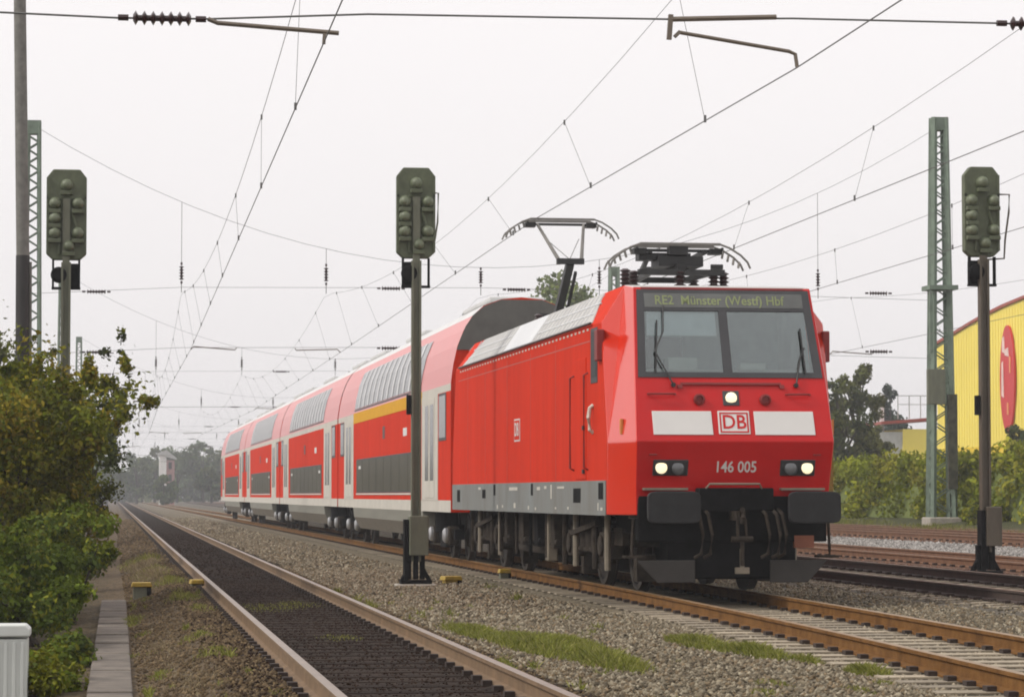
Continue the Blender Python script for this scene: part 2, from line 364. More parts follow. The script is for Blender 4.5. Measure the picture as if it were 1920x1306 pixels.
# ---------------------------------------------------------------- tracks
RAILP = [(-.07,-.165),(.07,-.165),(.07,-.15),(.014,-.13),(.012,-.045),(.036,-.035),(.036,-.004),(.028,0),(-.028,0),(-.036,-.004),(-.036,-.035),(-.012,-.045),(-.014,-.13),(-.07,-.15)]
def track(name, cx, zc, cant, y0, y1, label, side, head, sleeper, wid, dy, slen=2.6, step=.62, near=None, group=None):
    t = empty(name, (0, 0, 0)); tag(t, label, 'railway track', group)
    ysn = [y0]
    while ysn[-1] < y1: ysn.append(min(y1, ysn[-1] + (2.5 if ysn[-1] < 60 else 15)))
    for s in (-1, 1):
        m = MB(); k = len(RAILP)
        for y in ysn:
            for px, pz in RAILP: m.v.append((cx(y) + s*.7535 + px, y, zc + s*cant/2 + pz))
        for i in range(len(ysn)-1):
            for j in range(k):
                m.f.append([i*k+j, (i+1)*k+j, (i+1)*k+(j+1)%k, i*k+(j+1)%k]); m.m.append(1 if j in (6,7,8) else 0)
        m.f.append(list(range(k))); m.m.append(0)
        m.build('rail', [side, head], t)
    def sl(mb, x, y, z0):
        tilt = cant/1.507
        M = Matrix.Translation((x, y, z0)) @ Matrix.Rotation(-math.atan(tilt), 4, 'Y')
        mb.mat(0).box(-slen/2, slen/2, -wid/2, wid/2, -.18, -.165, M)
        mb.mat(1)
        for s in (-1, 1):
            for d in (-1, 1):
                mb.box(s*.7535 + d*.11 - .038, s*.7535 + d*.11 + .038, -.06, .06, -.165, -.125, M)
    y = y0 + .3; far = MB(); first = None; c = 0
    while y < y1:
        if c < 100 and y >= (near or y0):
            if first is None:
                mb = MB(); sl(mb, 0, 0, 0); first = mb.build('sleeper', [sleeper, CLIP], t); first.location = (cx(y), y, zc)
            else:
                o = first.copy(); COL.objects.link(o); o.location = (cx(y), y, zc); o.parent = t
                o.rotation_euler.z = random.uniform(-.012, .012)
            c += 1
        elif y > 19: sl(far, cx(y), y, zc)
        y += step * random.uniform(.96, 1.04) if name == 'railway_track' else step
    if far.v: tag(far.build('sleepers', [sleeper, CLIP], t, fix=False), kind='stuff')
    return t
track('railway_track', lambda y: 2.26 - .0028*y, 0, 0, 15, 700, 'empty track with shiny rails and dark wooden sleepers, nearest to the bushes', RUSTY, HEADP, WOODS, .24, 0, near=17)
track('railway_track', x2, 0, 0, 15, 520, 'rusty brown track on pale concrete sleepers carrying the red train', RUST, HEADT, CONCS, .3, 0, near=18)
track('railway_track', lambda y: 12.22, .11, .06, 18, 500, 'dark railed track just right of the train, in front of the brown signal', RUSTD, HEADB, CONCS, .26, 0, near=31)
track('railway_track', lambda y: 16.75, .1, .0, 25, 500, 'reddish rusty track running just behind the brown signal', RUSTR, HEADB, RUSTS, .26, 0, near=42)
track('railway_track', lambda y: 23.6, .2, .0, 35, 500, 'brown rusty track along the foot of the green hedge', RUSTR, HEADB, RUSTS, .26, 0, near=60)
track('railway_track', lambda y: 26.6 - .022*(y-60), .24, .0, 45, 170, 'rusty siding slanting in towards the track by the hedge', RUSTR, HEADB, RUSTS, .26, 0, near=65)

# ---------------------------------------------------------------- locomotive
LOCO = empty('locomotive', (x2(36.3)+.155, 36.3, 0), .0105)
tag(LOCO, 'red electric locomotive with lit headlamps at the head of the train', 'locomotive')
def fy(z):
    if z < 2.0: return .18*(2-z)/.58
    if z < 2.82: return .28*(z-2)/.82
    return .28 + .52*(z-2.82)/1.24
LL = 18.0
b = MB()
half = dict(a=(1.27,.24,1.04), A=(1.29,.18,1.42), B=(1.31,0,2.0), C=(1.275,.28,2.82), D=(1.2,.8,4.06), S0=(1.53,.9,1.04), S1=(1.53,.9,2.0), S2=(1.53,1.36,3.62), T=(1.18,1.5,4.13), M2=(1.53,9,3.62), M0=(1.53,9,1.04), MT=(1.18,9,4.13), S3=(1.53,9,2.0))
idx = {}
for e in (0, 1):
    for s in (-1, 1):
        for k, (x, y, z) in half.items():
            idx[(k, s, e)] = len(b.v); b.v.append((s*x, LL-y if e else y, z))
def bf(*ks): b.f.append([idx[k] for k in ks]); b.m.append(b.cur)
for e in (0, 1):
    for s in (-1, 1):
        b.cur = 4
        bf(('a',s,e),('A',s,e),('B',s,e),('S1',s,e),('S0',s,e))
        bf(('B',s,e),('C',s,e),('D',s,e),('T',s,e),('S2',s,e),('S1',s,e))
        b.cur = 0
        bf(('S0',s,e),('S1',s,e),('S3',s,e),('M0',s,e)); bf(('S1',s,e),('S2',s,e),('M2',s,e),('S3',s,e))
        bf(('S2',s,e),('T',s,e),('MT',s,e),('M2',s,e))
    b.cur = 1
    for k1, k2 in (('A','B'),('B','C')): bf((k1,-1,e),(k1,1,e),(k2,1,e),(k2,-1,e))
    def hole(x, z):
        y = .28 + .52*(z-2.82)/1.24; b.v.append((x, LL-y if e else y, z)); return len(b.v)-1
    h = [hole(-1.17, 2.88), hole(1.17, 2.88), hole(1.12, 3.77), hole(-1.12, 3.77)]
    o4 = [idx[('C',-1,e)], idx[('C',1,e)], idx[('D',1,e)], idx[('D',-1,e)]]
    for q in range(4): b.f.append([o4[q], o4[(q+1)%4], h[(q+1)%4], h[q]]); b.m.append(1)
    bf(('a',-1,e),('a',1,e),('A',1,e),('A',-1,e))
    b.cur = 2
    bf(('D',-1,e),('D',1,e),('T',1,e),('T',-1,e)); bf(('T',-1,e),('T',1,e),('MT',1,e),('MT',-1,e))
    b.cur = 3
    bf(('a',-1,e),('a',1,e),('S0',1,e),('M0',1,e),('M0',-1,e),('S0',-1,e))
body = b.build('body', [RED, REDB, ROOFG, BLACK, REDC], LOCO, fix=False)
import bmesh
bm = bmesh.new(); bm.from_mesh(body.data); bmesh.ops.remove_doubles(bm, verts=bm.verts, dist=1e-4); bmesh.ops.recalc_face_normals(bm, faces=bm.faces); bm.to_mesh(body.data); bm.free()
bv = body.modifiers.new('bevel', 'BEVEL'); bv.width = .022; bv.segments = 2; bv.limit_method = 'ANGLE'; bv.angle_limit = R(12); bv.harden_normals = True
body.data.polygons.foreach_set('use_smooth', [True]*len(body.data.polygons)); body.data.set_sharp_from_angle(angle=R(25))

def fplate(m, x0, x1, z0, z1, off=.004, th=.02, tx0=None, tx1=None):
    """plate lying on the sloped front; off = how far its face stands proud"""
    tx0 = x0 if tx0 is None else tx0; tx1 = x1 if tx1 is None else tx1
    ya, yb = fy(z0), fy(z1)
    vs = [(x0,ya-off,z0),(x1,ya-off,z0),(tx1,yb-off,z1),(tx0,yb-off,z1),(x0,ya-off+th,z0),(x1,ya-off+th,z0),(tx1,yb-off+th,z1),(tx0,yb-off+th,z1)]
    return m.add(vs, [(0,1,2,3),(7,6,5,4),(0,4,5,1),(1,5,6,2),(2,6,7,3),(3,7,4,0)])
def FM(x, z, off=.012, face='mid'):      # text on the front
    sl = {'mid': (.82,.28), 'low': (.58,-.18), 'win': (1.24,.52)}[face]
    ang = math.atan2(sl[1], sl[0])
    return Matrix.Translation((x, fy(z)-off, z)) @ Matrix.Rotation(R(90)-ang, 4, 'X')
# windscreen
def wx(x, z): return x*(1 - .0593*(z-2.84)/1.18)
ws = MB()
for x0, x1, z0, z1 in ((-1.235,1.235,2.84,2.91),(-1.235,1.235,3.735,4.02),(-1.235,-1.13,2.91,3.735),(1.13,1.235,2.91,3.735),(-.09,.03,2.91,3.735)):
    fplate(ws, wx(x0,z0), wx(x1,z0), z0, z1, .014, .03, wx(x0,z1), wx(x1,z1))
ws = ws.build('windscreen', FRAMEB, LOCO)
for x0, x1 in ((-1.13,-.09),(.03,1.13)):
    fplate(MB(), wx(x0,2.91), wx(x1,2.91), 2.91, 3.735, .004, .006, wx(x0,3.735), wx(x1,3.735)).build('pane', GLASS, ws)
fplate(MB(), -1.06, -.12, 3.4, 3.735, -.06, .004, -1.04, -.12).build('sun_blind', BLIND, ws)
CABIN = material('cab_lining', (.33, .345, .34), .8)
m = MB(); m.add([(x, y + (.36*(z > 3) if y < 1 else 0), z) for y in (.48, 2.3) for x, z in ((-1.16,2.5),(1.16,2.5),(1.1,3.95),(-1.1,3.95))], [(4,5,6,7),(0,1,5,4),(2,3,7,6),(1,2,6,5),(3,0,4,7)]); m.build('cab_interior', CABIN, LOCO)
m = MB(); m.prism([(.42,2.9),(.95,2.98),(.95,2.6),(.42,2.6)], 0, -1.12, 1.12); m.box(-.75,-.35,.7,.95,2.95,3.12); m.box(.2,.55,.62,.8,2.95,3.05); m.build('driver_desk', PALE, LOCO, bevel=.02)
m = MB(); m.box(-.85,-.35,1.6,1.75,2.7,3.45); m.box(-.72,-.48,1.6,1.72,3.47,3.66); m.build('driver_seat', SGLASS, LOCO, bevel=.05)
fplate(MB(), -1.07, 1.07, 3.78, 3.97, .019, .01).build('destination_display', DISP, ws)
text('display_lettering', 'RE2  Münster (Westf) Hbf', .19, DISPT, ws, FM(-.06, 3.872, .023, 'win'), .001, .86)
# wipers
for s, pts in ((-1, [(-.78,2.74),(-.93,3.05),(-.99,3.18),(-.86,3.45),(-.83,3.8)]), (1, [(.86,2.74),(.95,3.1),(1.02,3.24)])):
    m = MB(); q = [(x, fy(z)-.05, z) for x, z in pts]
    m.tube(q, .011, 5)
    if s < 0: m.bar((-1.0, fy(2.9)-.045, 2.9), (-.93, fy(3.6)-.045, 3.6), .02)
    else: m.bar((1.0, fy(2.9)-.045, 2.9), (.99, fy(3.5)-.045, 3.5), .02)
    m.cyl((pts[0][0], fy(2.74)-.06, 2.74), (pts[0][0], fy(2.74)+.01, 2.74), .03)
    m.build('wiper', PDARK, LOCO)
# white panels, emblem, number
fplate(MB(), -1.08, -.29, 2.085, 2.395, .012, .02, -1.085, -.3).build('front_panel', WHITEM, LOCO, bevel=.006)
fplate(MB(), .27, 1.07, 2.085, 2.395, .012, .02, .265, 1.06).build('front_panel', WHITEM, LOCO, bevel=.006)
em = fplate(MB(), -.215, .205, 2.095, 2.4, .01, .02).build('emblem', WHITEM, LOCO, bevel=.006)
m = MB(); zc = (2.115, 2.38)
for (x0, x1, z0, z1) in ((-.195,.185,2.115,2.135),(-.195,.185,2.36,2.38),(-.195,-.175,2.135,2.36),(.165,.185,2.135,2.36)): fplate(m, x0, x1, z0, z1, .0135, .005)
m.build('emblem_border', REDB, em)
text('emblem_lettering', 'DB', .27, REDB, em, FM(-.005, 2.247, .0125), .002, .92)
text('number', '146 005', .21, WHITEM, LOCO, FM(.02, 1.665, .004, 'low'), .003, .82)
# headlamps
for s in (-1, 1):
    h = fplate(MB(), min(s*.61, s*1.08), max(s*.61, s*1.08), 1.555, 1.765, .012, .03).build('headlight', FRAMEB, LOCO, bevel=.015)
    for x, mt, nm in ((.97, LAMPON, 'lit_lamp'), (.75, LAMPOFF, 'lamp')):
        q = MB(); zz = 1.66; y = fy(zz)
        q.lathe([(.088, .0), (.09, -.016), (.07, -.026), (.03, -.032)], (s*x, y-.004, zz), 'y', 18)
        q.build(nm, mt, h, smooth=40)
        r_ = MB(); r_.lathe([(.1, 0), (.1, -.02), (.092, -.024), (.086, -.02)], (s*x, y-.006, zz), 'y', 18); r_.build('lamp_ring', PDARK, h, smooth=40)
tl = fplate(MB(), -.13, .09, 2.47, 2.665, .012, .02).build('top_light', FRAMEB, LOCO, bevel=.012)
MB().lathe([(.075,0),(.075,-.02),(.04,-.03)], (-.02, fy(2.57)-.008, 2.57), 'y', 16).build('lit_lamp', LAMPON, tl, smooth=40)
for x in (-.45, .43):
    MB().lathe([(.05,.02),(.075,-.01),(.075,-.05),(.05,-.06),(.045,-.03)], (x, fy(2.55)-.005, 2.55), 'y', 14).build('horn', DARKRED, LOCO, smooth=40)
for x0, x1 in ((-1.12,-.76),(.72,1.04)):
    m = MB(); z = 2.62; m.tube([(x0,fy(z),z),(x0+.02,fy(z)-.07,z),(x1-.02,fy(z)-.07,z),(x1,fy(z),z)], .014, 6); m.build('handrail', DARKRED, LOCO)
m = MB(); fplate(m, -.68, .66, 2.745, 2.775, .03, .04); fplate(m, -.72, -.66, 2.7, 2.745, .03, .04); fplate(m, .64, .7, 2.7, 2.745, .03, .04); m.build('windscreen_rail', DARKRED, LOCO)
m = MB(); fplate(m, -1.1, 1.1, 4.028, 4.055, .012, .04); m.build('roof_gutter', DARKRED, LOCO)
for s in (-1, 1):
    m = MB(); m.tube([(s*1.13, fy(1.83), 1.83), (s*1.13, fy(1.83)-.06, 1.83), (s*1.05, fy(1.83)-.06, 1.83), (s*1.05, fy(1.83), 1.83)], .01, 5); m.build('grab_handle', DARKRED, LOCO)
# side fittings (both sides)
XS = 1.53
for s in (-1, 1):
    def sbox(m, y0, y1, z0, z1, off=.004, th=.012):
        a, c = s*(XS+off), s*(XS+off-th); return m.box(min(a,c), max(a,c), y0, y1, z0, z1)
    k = sbox(MB(), .98, 17.02, 1.035, 1.5, .012, .03).build('side_skirt', SKIRT, LOCO)
    for y0, y1, z0, z1 in ((1.15,1.5,1.25,1.47),(2.9,3.5,1.2,1.4),(7.2,7.4,1.3,1.48),(11.3,11.5,1.3,1.48),(12.5,12.9,1.25,1.4),(15.9,16.3,1.18,1.4)): sbox(MB(), y0, y1, z0, z1, .016, .01).build('vent', BLACK, k)
    m = MB()
    for y0, y1, z0, z1 in ((1.2,1.35,1.1,1.14),(1.5,1.56,1.1,1.2),(2.9,3.3,1.2,1.23),(4.3,4.9,1.4,1.43),(5.4,5.5,1.25,1.46),(5.9,6.1,1.4,1.44),(6.5,6.8,1.38,1.43),(8.8,9.7,1.38,1.43),(9.0,9.2,1.1,1.18),(13.1,13.4,1.4,1.44),(6.9,7.0,1.08,1.12),(7.6,7.7,1.08,1.14),(5.0,5.1,1.1,1.13),(3.9,4.0,1.1,1.14),(10.4,10.5,1.1,1.14),(11.0,11.1,1.08,1.14)): sbox(m, y0, y1, z0, z1, .0155, .006)
    m.build('marking', PALE, k)
    wn = sbox(MB(), 1.62, 2.13, 2.82, 3.57, .008).build('side_window', FRAMEB, LOCO, bevel=.01)
    sbox(MB(), 1.68, 2.08, 2.9, 3.52, .012, .006).build('pane', SGLASS, wn)
    d = sbox(MB(), 2.5, 3.35, 1.52, 3.2, .012, .02).build('door', RED, LOCO, bevel=.01)
    for zh in (2.2, 1.6): MB().box(min(s*1.54,s*1.57), max(s*1.54,s*1.57), 2.56, 2.66, zh, zh+.06).build('handle', PDARK, d)
    for yy in (2.36, 3.5):
        m = MB(); m.tube([(s*1.53,yy,1.65),(s*1.59,yy,1.68),(s*1.59,yy,2.95),(s*1.53,yy,2.98)], .016, 6); m.build('handrail', DARKRED, LOCO)
    m = MB(); m.tube([(s*1.53,1.95,2.15),(s*1.58,1.95,2.19),(s*1.6,1.93,2.35),(s*1.58,1.95,2.48),(s*1.53,1.95,2.52)], .03, 8); m.build('grab_rail', CHROME, LOCO)
    m = MB(); m.box(min(s*1.5,s*1.6), max(s*1.5,s*1.6), 1.28, 1.5, 3.1, 3.52); m.build('mirror', DARKRED, LOCO, bevel=.015)
    # slanted roof panels
    def sl_pt(y, t, off=.0):       # t: 0 lower edge, 1 upper edge
        return (s*(1.53-.35*t+off*.82), y, 3.62+.51*t+off*.57)
    def panel(m, y0a, y0b, y1, t0, t1, off, lean=0):
        v = [sl_pt(y0a,t0,off), sl_pt(y1,t0,off), sl_pt(y1+lean,t1,off), sl_pt(y0b,t1,off)]
        v2 = [sl_pt(y0a,t0,off-.03), sl_pt(y1,t0,off-.03), sl_pt(y1+lean,t1,off-.03), sl_pt(y0b,t1,off-.03)]
        m.add(v+v2, [(0,1,2,3),(7,6,5,4),(0,4,5,1),(1,5,6,2),(2,6,7,3),(3,7,4,0)])
    rp = MB(); panel(rp, 2.1, 2.95, 15.9, .06, .97, .012, -.85); rp = rp.build('roof_panel', ROOFG, LOCO)
    m = MB(); panel(m, 7.6, 7.6, 10.6, .1, .95, .018); m.build('hatch', ROOFL, rp)
    m = MB()
    for i in range(34):
        y = 2.8 + i*.38
        if 7.4 < y < 10.6: continue
        panel(m, y, y, y+.03, .12, .93, .02)
    for t in (.33, .62):
        panel(m, 2.5, 2.5, 7.5, t, t+.03, .021); panel(m, 10.7, 10.7, 15.6, t, t+.03, .021)
    m.build('rib', ROOFL, rp)
    m = MB(); panel(m, 2.0, 2.0, 16, -.02, .02, .05); m.build('gutter', FRAMEB, rp)
    m = MB()
    for i in range(42): sbox(m, 2.3+i*.33, 2.33+i*.33+.1, 3.555, 3.585, .006, .008)
    m.build('vent_strip', PALE, LOCO)
    m = MB()
    for yy in (5.1, 7.5, 10.0, 12.6, 14.9): sbox(m, yy, yy+.018, 1.51, 3.5, .003, .004)
    sbox(m, 2.2, 16.2, 3.40, 3.415, .003, .004); m.build('panel_seam', material('seam', (.4,.06,.04), .5), LOCO)
    lg = MB(); sbox(lg, 8.6, 9.2, 2.16, 2.52, .006, .006); lg = lg.build('side_emblem', WHITEM, LOCO)
    m = MB(); sbox(m, 8.64, 9.16, 2.185, 2.495, .009, .006); m.build('emblem_field', RED, lg)
    Mt = Matrix.Translation((s*1.542, 8.9, 2.34)) @ Matrix.Rotation(R(-90*1 if s < 0 else 90), 4, 'Z') @ Matrix.Rotation(R(90), 4, 'X')
    text('emblem_lettering', 'DB', .3, WHITEM, lg, Mt, .002, 1.1)
    MB().box(min(s*1.40,s*1.43), max(s*1.40,s*1.43), .46, .56, 2.1, 2.3, None).build('side_marker', ORANGE, LOCO)
    m = MB()
    for i in range(6): m.box(min(s*1.34,s*1.46), max(s*1.34,s*1.46), 17.42, 17.44, 1.75+i*.14, 1.84+i*.14)
    m.build('rear_marking', WHITEM, LOCO)
# underframe, buffer beam, buffers
MB().box(-1.12, 1.12, .3, 17.7, .8, 1.05).build('underframe', BLACK, LOCO)
m = MB(); m.box(-1.26, 1.26, .2, .4, .7, 1.41); m.box(-.5, .5, -.02, .2, 1.1, 1.4); m.build('buffer_beam', BLACK, LOCO, bevel=.02)
m = MB(); m.tube([(-.42,.02,1.36),(-.36,-.05,1.45),(.3,-.05,1.45),(.36,.02,1.36)], .016, 6); m.build('coupler_rail', BEIGE, LOCO)
for s in (-1, 1):
    m = MB(); m.box(min(s*.62,s*1.2), max(s*.62,s*1.2), .06, .2, 1.37, 1.4); m.build('step_plate', BEIGE, LOCO)
    bu = MB(); bu.lathe([(.17,.2),(.17,-.1),(.13,-.1),(.13,-.42)], (s*.91, 0, 1.13), 'y', 16); bu = bu.build('buffer', BLACK, LOCO, smooth=40)
    pl = []
    for a in range(24):
        t = 2*math.pi*a/24; cx_, sx_ = math.cos(t), math.sin(t)
        pl.append((s*.92 + .345*math.copysign(abs(cx_)**.3, cx_), 1.15 + .205*math.copysign(abs(sx_)**.3, sx_)))
    q = MB(); q.prism(pl, 1, -.52, -.43); q.build('buffer_head', BUF, bu, bevel=.02)
m = MB(); m.box(-.06,.06,-.28,.15,.98,1.1); m.tube([(0,-.25,1.04),(0,-.36,1.12),(.0,-.4,1.02),(0,-.36,.95)], .035, 8); m.build('coupling_hook', GREASE, LOCO)
m = MB(); m.tube([(-.05,-.3,1.0),(-.06,-.36,.75),(.06,-.36,.72),(.05,-.3,1.0)], .022, 6); m.cyl((-.14,-.34,.74),(.14,-.34,.74),.04); m.cyl((0,-.34,.72),(0,-.34,.4),.028); m.build('screw_coupling', GREASE, LOCO)
m = MB(); m.box(-.09,.09,-.36,-.3,.3,.38); m.cyl((0,-.33,.38),(0,-.33,.62),.03); m.build('coupling_link', BEIGE, LOCO)
for x in (-.52, -.4, .36, .5, .58):
    m = MB(); m.tube([(x,.1,1.12),(x,-.14,1.06),(x+.04,-.2,.8),(x+.02,-.16,.55),(x-.05,-.1,.5)], .024, 7); m.build('brake_hose', GREASE, LOCO)
for s in (-1, 1):
    m = MB(); poly = [(s*.5,.17),(s*1.0,.17),(s*1.27,.46),(s*.5,.46)]
    m.prism(poly, 1, .2, .24); m.build('snow_plough', material('plough_grey', (.05,.046,.043), .7, spec=.2) , LOCO, bevel=.01)
    m = MB(); m.box(min(s*.55,s*.85), max(s*.55,s*.85), .26, .5, .4, .8); m.build('plough_bracket', BLACK, LOCO)
    m = MB(); m.tube([(s*1.3,.3,1.03),(s*1.32,.3,.6),(s*1.32,.3,.5)], .02, 6); m.box(min(s*1.15,s*1.42),max(s*1.15,s*1.42),.2,.45,.49,.52); m.box(min(s*1.2,s*1.36),max(s*1.2,s*1.36),.25,.35,1.0,1.03); m.build('footstep', GREASE, LOCO)
m = MB(); m.box(.82,1.08,.18,.28,.62,.78); m.build('junction_box', COPPER, LOCO)
m = MB(); m.box(-.62,.62,.3,.5,.24,1.0); m.build('gap_shade_plate', BLACK, LOCO)  # black plate put in as the shade of the gap between the ploughs
MB().box(-.66, .66, .7, 17.3, .2, .82).build('shade_filler_box', BLACK, LOCO, bevel=.03)  # dark box added to deepen the weak shadow under the train
def wheelset(parent, y, r, gx=.75):
    ws_ = empty('wheelset', (0, y, 0), 0, parent)
    for s in (-1, 1):
        wq = MB(); wq.lathe([(r+.03,-s*.07),(r+.028,-s*.045),(r,-s*.04),(r,s*.06),(r-.07,s*.065),(r-.08,s*.03),(.2,s*.02),(.16,s*.08),(.02,s*.09)], (s*gx, 0, r), 'x', 28)
        wq.build('wheel', STEEL, ws_, smooth=35)
    MB().cyl((-gx,0,r),(gx,0,r),.09,n=10).build('axle', GREASE, ws_)
def loco_bogie(y):
    bo = empty('bogie', (0, y, 0), 0, LOCO)
    for dy in (-1.3, 1.3): wheelset(bo, dy, .61)
    m = MB()
    for s in (-1, 1):
        m.prism([(s*.98,.62),(s*1.16,.62),(s*1.16,.86),(s*.98,.86)], 1, -2.1, 2.1)
        m.box(min(s*.95,s*1.1), max(s*.95,s*1.1), -.5, .5, .35, .65)
    m.box(-1.0, 1.0, -.35, .35, .45, .8); m.box(-1,1,-2.15,-1.98,.6,.85); m.box(-1,1,1.98,2.15,.6,.85)
    m.build('frame', GREASE, bo)
    for s in (-1, 1):
        for dy in (-1.3, 1.3):
            q = MB(); q.box(min(s*1.02,s*1.3), max(s*1.02,s*1.3), dy-.2, dy+.2, .42, .8); q.cyl((s*1.3,dy,.61),(s*1.34,dy,.61),.15,n=14); q.build('axle_box', GREASE, bo, bevel=.03)
            q = MB()
            for k in range(5): q.lathe([(.11,-.03),(.13,0),(.11,.03)], (s*1.14, dy, .84+k*.055), 'z', 12)
            q.build('coil_spring', BLACK, bo, smooth=50)
        for dy, rr in ((-.45,.1),(.0,.1),(.45,.1)):
            q = MB(); q.cyl((s*1.2,dy,.5),(s*1.2,dy,1.02),rr); q.lathe([(.13,0),(.13,.05)], (s*1.2,dy,.52), 'z', 12); q.build('suspension_spring', GREASE, bo, smooth=40)
        for dy in (-1.75, -.8, .8, 1.75):
            q = MB(); q.cyl((s*1.3,dy,.28),(s*1.3,dy,1.04),.045,n=8); q.build('sand_pipe', BEIGE if dy in (-1.75,.8) else GREASE, bo)
        q = MB(); q.bar((s*1.32,-1.1,.92),(s*1.32,1.0,.75),.07); q.build('damper', GREASE, bo)
        for ya, yb in ((-2.2,-1.98),(1.98,2.2)): MB().box(min(s*.72,s*.98), max(s*.72,s*.98), ya, yb, .14, .5).build('rail_guard', GREASE, bo)
loco_bogie(3.9); loco_bogie(14.1)
m = MB(); m.box(-1.2,1.2,7.0,11.0,.38,1.0); m.build('transformer_tank', GREASE, LOCO, bevel=.04)
for s in (-1, 1):
    m = MB(); m.box(min(s*1.2,s*1.36), max(s*1.2,s*1.36), 6.9, 7.15, .3, 1.02); m.build('ladder_plate', BEIGE, LOCO, bevel=.02)
    for y0 in (6.5, 8.1, 9.6, 11.4):
        m = MB(); m.box(min(s*1.2,s*1.33), max(s*1.2,s*1.33), y0, y0+.32, .5, 1.02); m.cyl((s*1.36,y0+.5,.35),(s*1.36,y0+.5,1.02),.03,n=8); m.cyl((s*1.28,y0-.15,.6),(s*1.28,y0+.6,.55),.05,n=8); m.build('equipment_box', GREASE if y0 != 8.1 else BLACK, LOCO, bevel=.015)
# pantographs
def panto_head(parent, y, z):
    h = empty('collector_head', (0, y, z), 0, parent)
    for dy in (-.22, .22):
        m = MB(); pts = [(-.58,dy,0),(.58,dy,0)]; m.bar(pts[0], pts[1], .06, .035); m.build('contact_strip', PANTO, h)
        for s in (-1, 1):
            q = MB(); q.tube([(s*.58,dy,0),(s*.72,dy,-.05),(s*.88,dy,-.15),(s*.98,dy,-.25),(s*1.02,dy,-.34)], .016, 6)
            if dy > 0:
                for t in range(5): q.bar((s*(.64+.08*t), dy, -.03-.045*t), (s*(.62+.08*t), dy-.02, -.12-.045*t), .025)
            q.build('horn', PANTO, h)
    m = MB(); m.cyl((-.62,-.2,-.06),(-.62,.2,-.06),.02); m.cyl((.62,-.2,-.06),(.62,.2,-.06),.02); m.cyl((-.62,0,-.075),(.62,0,-.075),.024); m.box(-.64,-.46,-.1,.1,-.13,-.05); m.box(.46,.64,-.1,.1,-.13,-.05); m.build('apex_frame', PDARK, h)
def insulators(parent, pts, z0, z1):
    for x, y in pts:
        q = MB(); k = 6; pr = [(.045, 0)]
        for i in range(k):
            t = (i+.5)/k*(z1-z0); pr += [(.05, t-.02), (.1-.003*i, t), (.05, t+.02)]
        pr += [(.035, z1-z0)]
        q.lathe(pr, (x, y, z0), 'z', 12); q.build('insulator', INSUL, parent, smooth=40)
pf = empty('pantograph', (0, 4.0, 0), 0, LOCO); pf['label'] = 'folded pantograph above the driving cab'
insulators(pf, [(-.87,-.9),(-.68,-.55),(-.02,-.6),(.48,-.55),(.63,-.5),(-.5,.9),(.5,.9)], 4.13, 4.48)
m = MB(); m.box(-.62,.62,-.65,-.5,4.42,4.5); m.box(-.5,.5,.85,.95,4.42,4.5); m.bar((-.45,-.6,4.46),(-.35,.9,4.46),.07); m.bar((.45,-.6,4.46),(.35,.9,4.46),.07); m.bar((.45,-.5,4.55),(.62,-.5,4.55),.07); m.build('base_frame', PDARK, pf)
m = MB(); m.bar((0,-.6,4.52),(0,1.15,4.62),.13); m.bar((.12,-.6,4.5),(.1,1.1,4.58),.04); m.cyl((-.25,1.15,4.62),(.25,1.15,4.62),.06); m.build('lower_arm', PDARK, pf)
m = MB(); m.bar((-.22,1.15,4.64),(-.4,-.35,4.78),.06); m.bar((.22,1.15,4.64),(.4,-.35,4.78),.06); m.bar((-.32,.2,4.73),(.32,.2,4.73),.04); m.box(-.3,.35,-.45,.1,4.56,4.7); m.box(-.55,.2,-.3,0,4.66,4.76); m.box(-.15,.12,-.5,-.3,4.72,4.84); m.build('upper_arm', PDARK, pf)
panto_head(pf, -.3, 4.87)
pr = empty('pantograph', (0, 14.0, 0), 0, LOCO); pr['label'] = 'raised pantograph touching the wire'
insulators(pr, [(-.5,-.8),(.5,-.8),(0,.6)], 4.13, 4.48)
m = MB(); m.bar((-.5,-.8,4.45),(0,.6,4.45),.07); m.bar((.5,-.8,4.45),(0,.6,4.45),.07); m.bar((-.5,-.8,4.45),(.5,-.8,4.45),.07); m.build('base_frame', PDARK, pr)
m = MB(); m.bar((0,.35,4.45),(0,-1.15,5.36),.13); m.bar((.14,.2,4.45),(.12,-1.0,5.2),.05); m.box(-.24,.24,-1.22,-1.1,5.33,5.43); m.build('lower_arm', PDARK, pr)
m = MB(); m.cyl((-.2,-1.15,5.4),(-.42,-.1,6.13),.034,.026); m.cyl((.2,-1.15,5.4),(.42,-.1,6.13),.034,.026); m.cyl((.0,-1.1,5.42),(.3,-.3,5.85),.007); m.cyl((.0,-1.1,5.42),(-.3,-.3,5.85),.007); m.build('upper_arm', PANTO, pr)
panto_head(pr, -.1, 6.2)
# roof equipment
m = MB(); m.cyl((-.3,5.6,4.3),(-.3,12.4,4.3),.025); m.build('roof_conductor', PANTO, LOCO)
insulators(LOCO, [(-.3,7.2),(-.3,9.5),(-.3,11.6)], 4.13, 4.36)
m = MB(); m.box(-.7,.7,6.4,8.6,4.12,4.2); m.box(-.7,.7,9.4,11.6,4.12,4.2); m.build('roof_box', ROOFG, LOCO, bevel=.02)

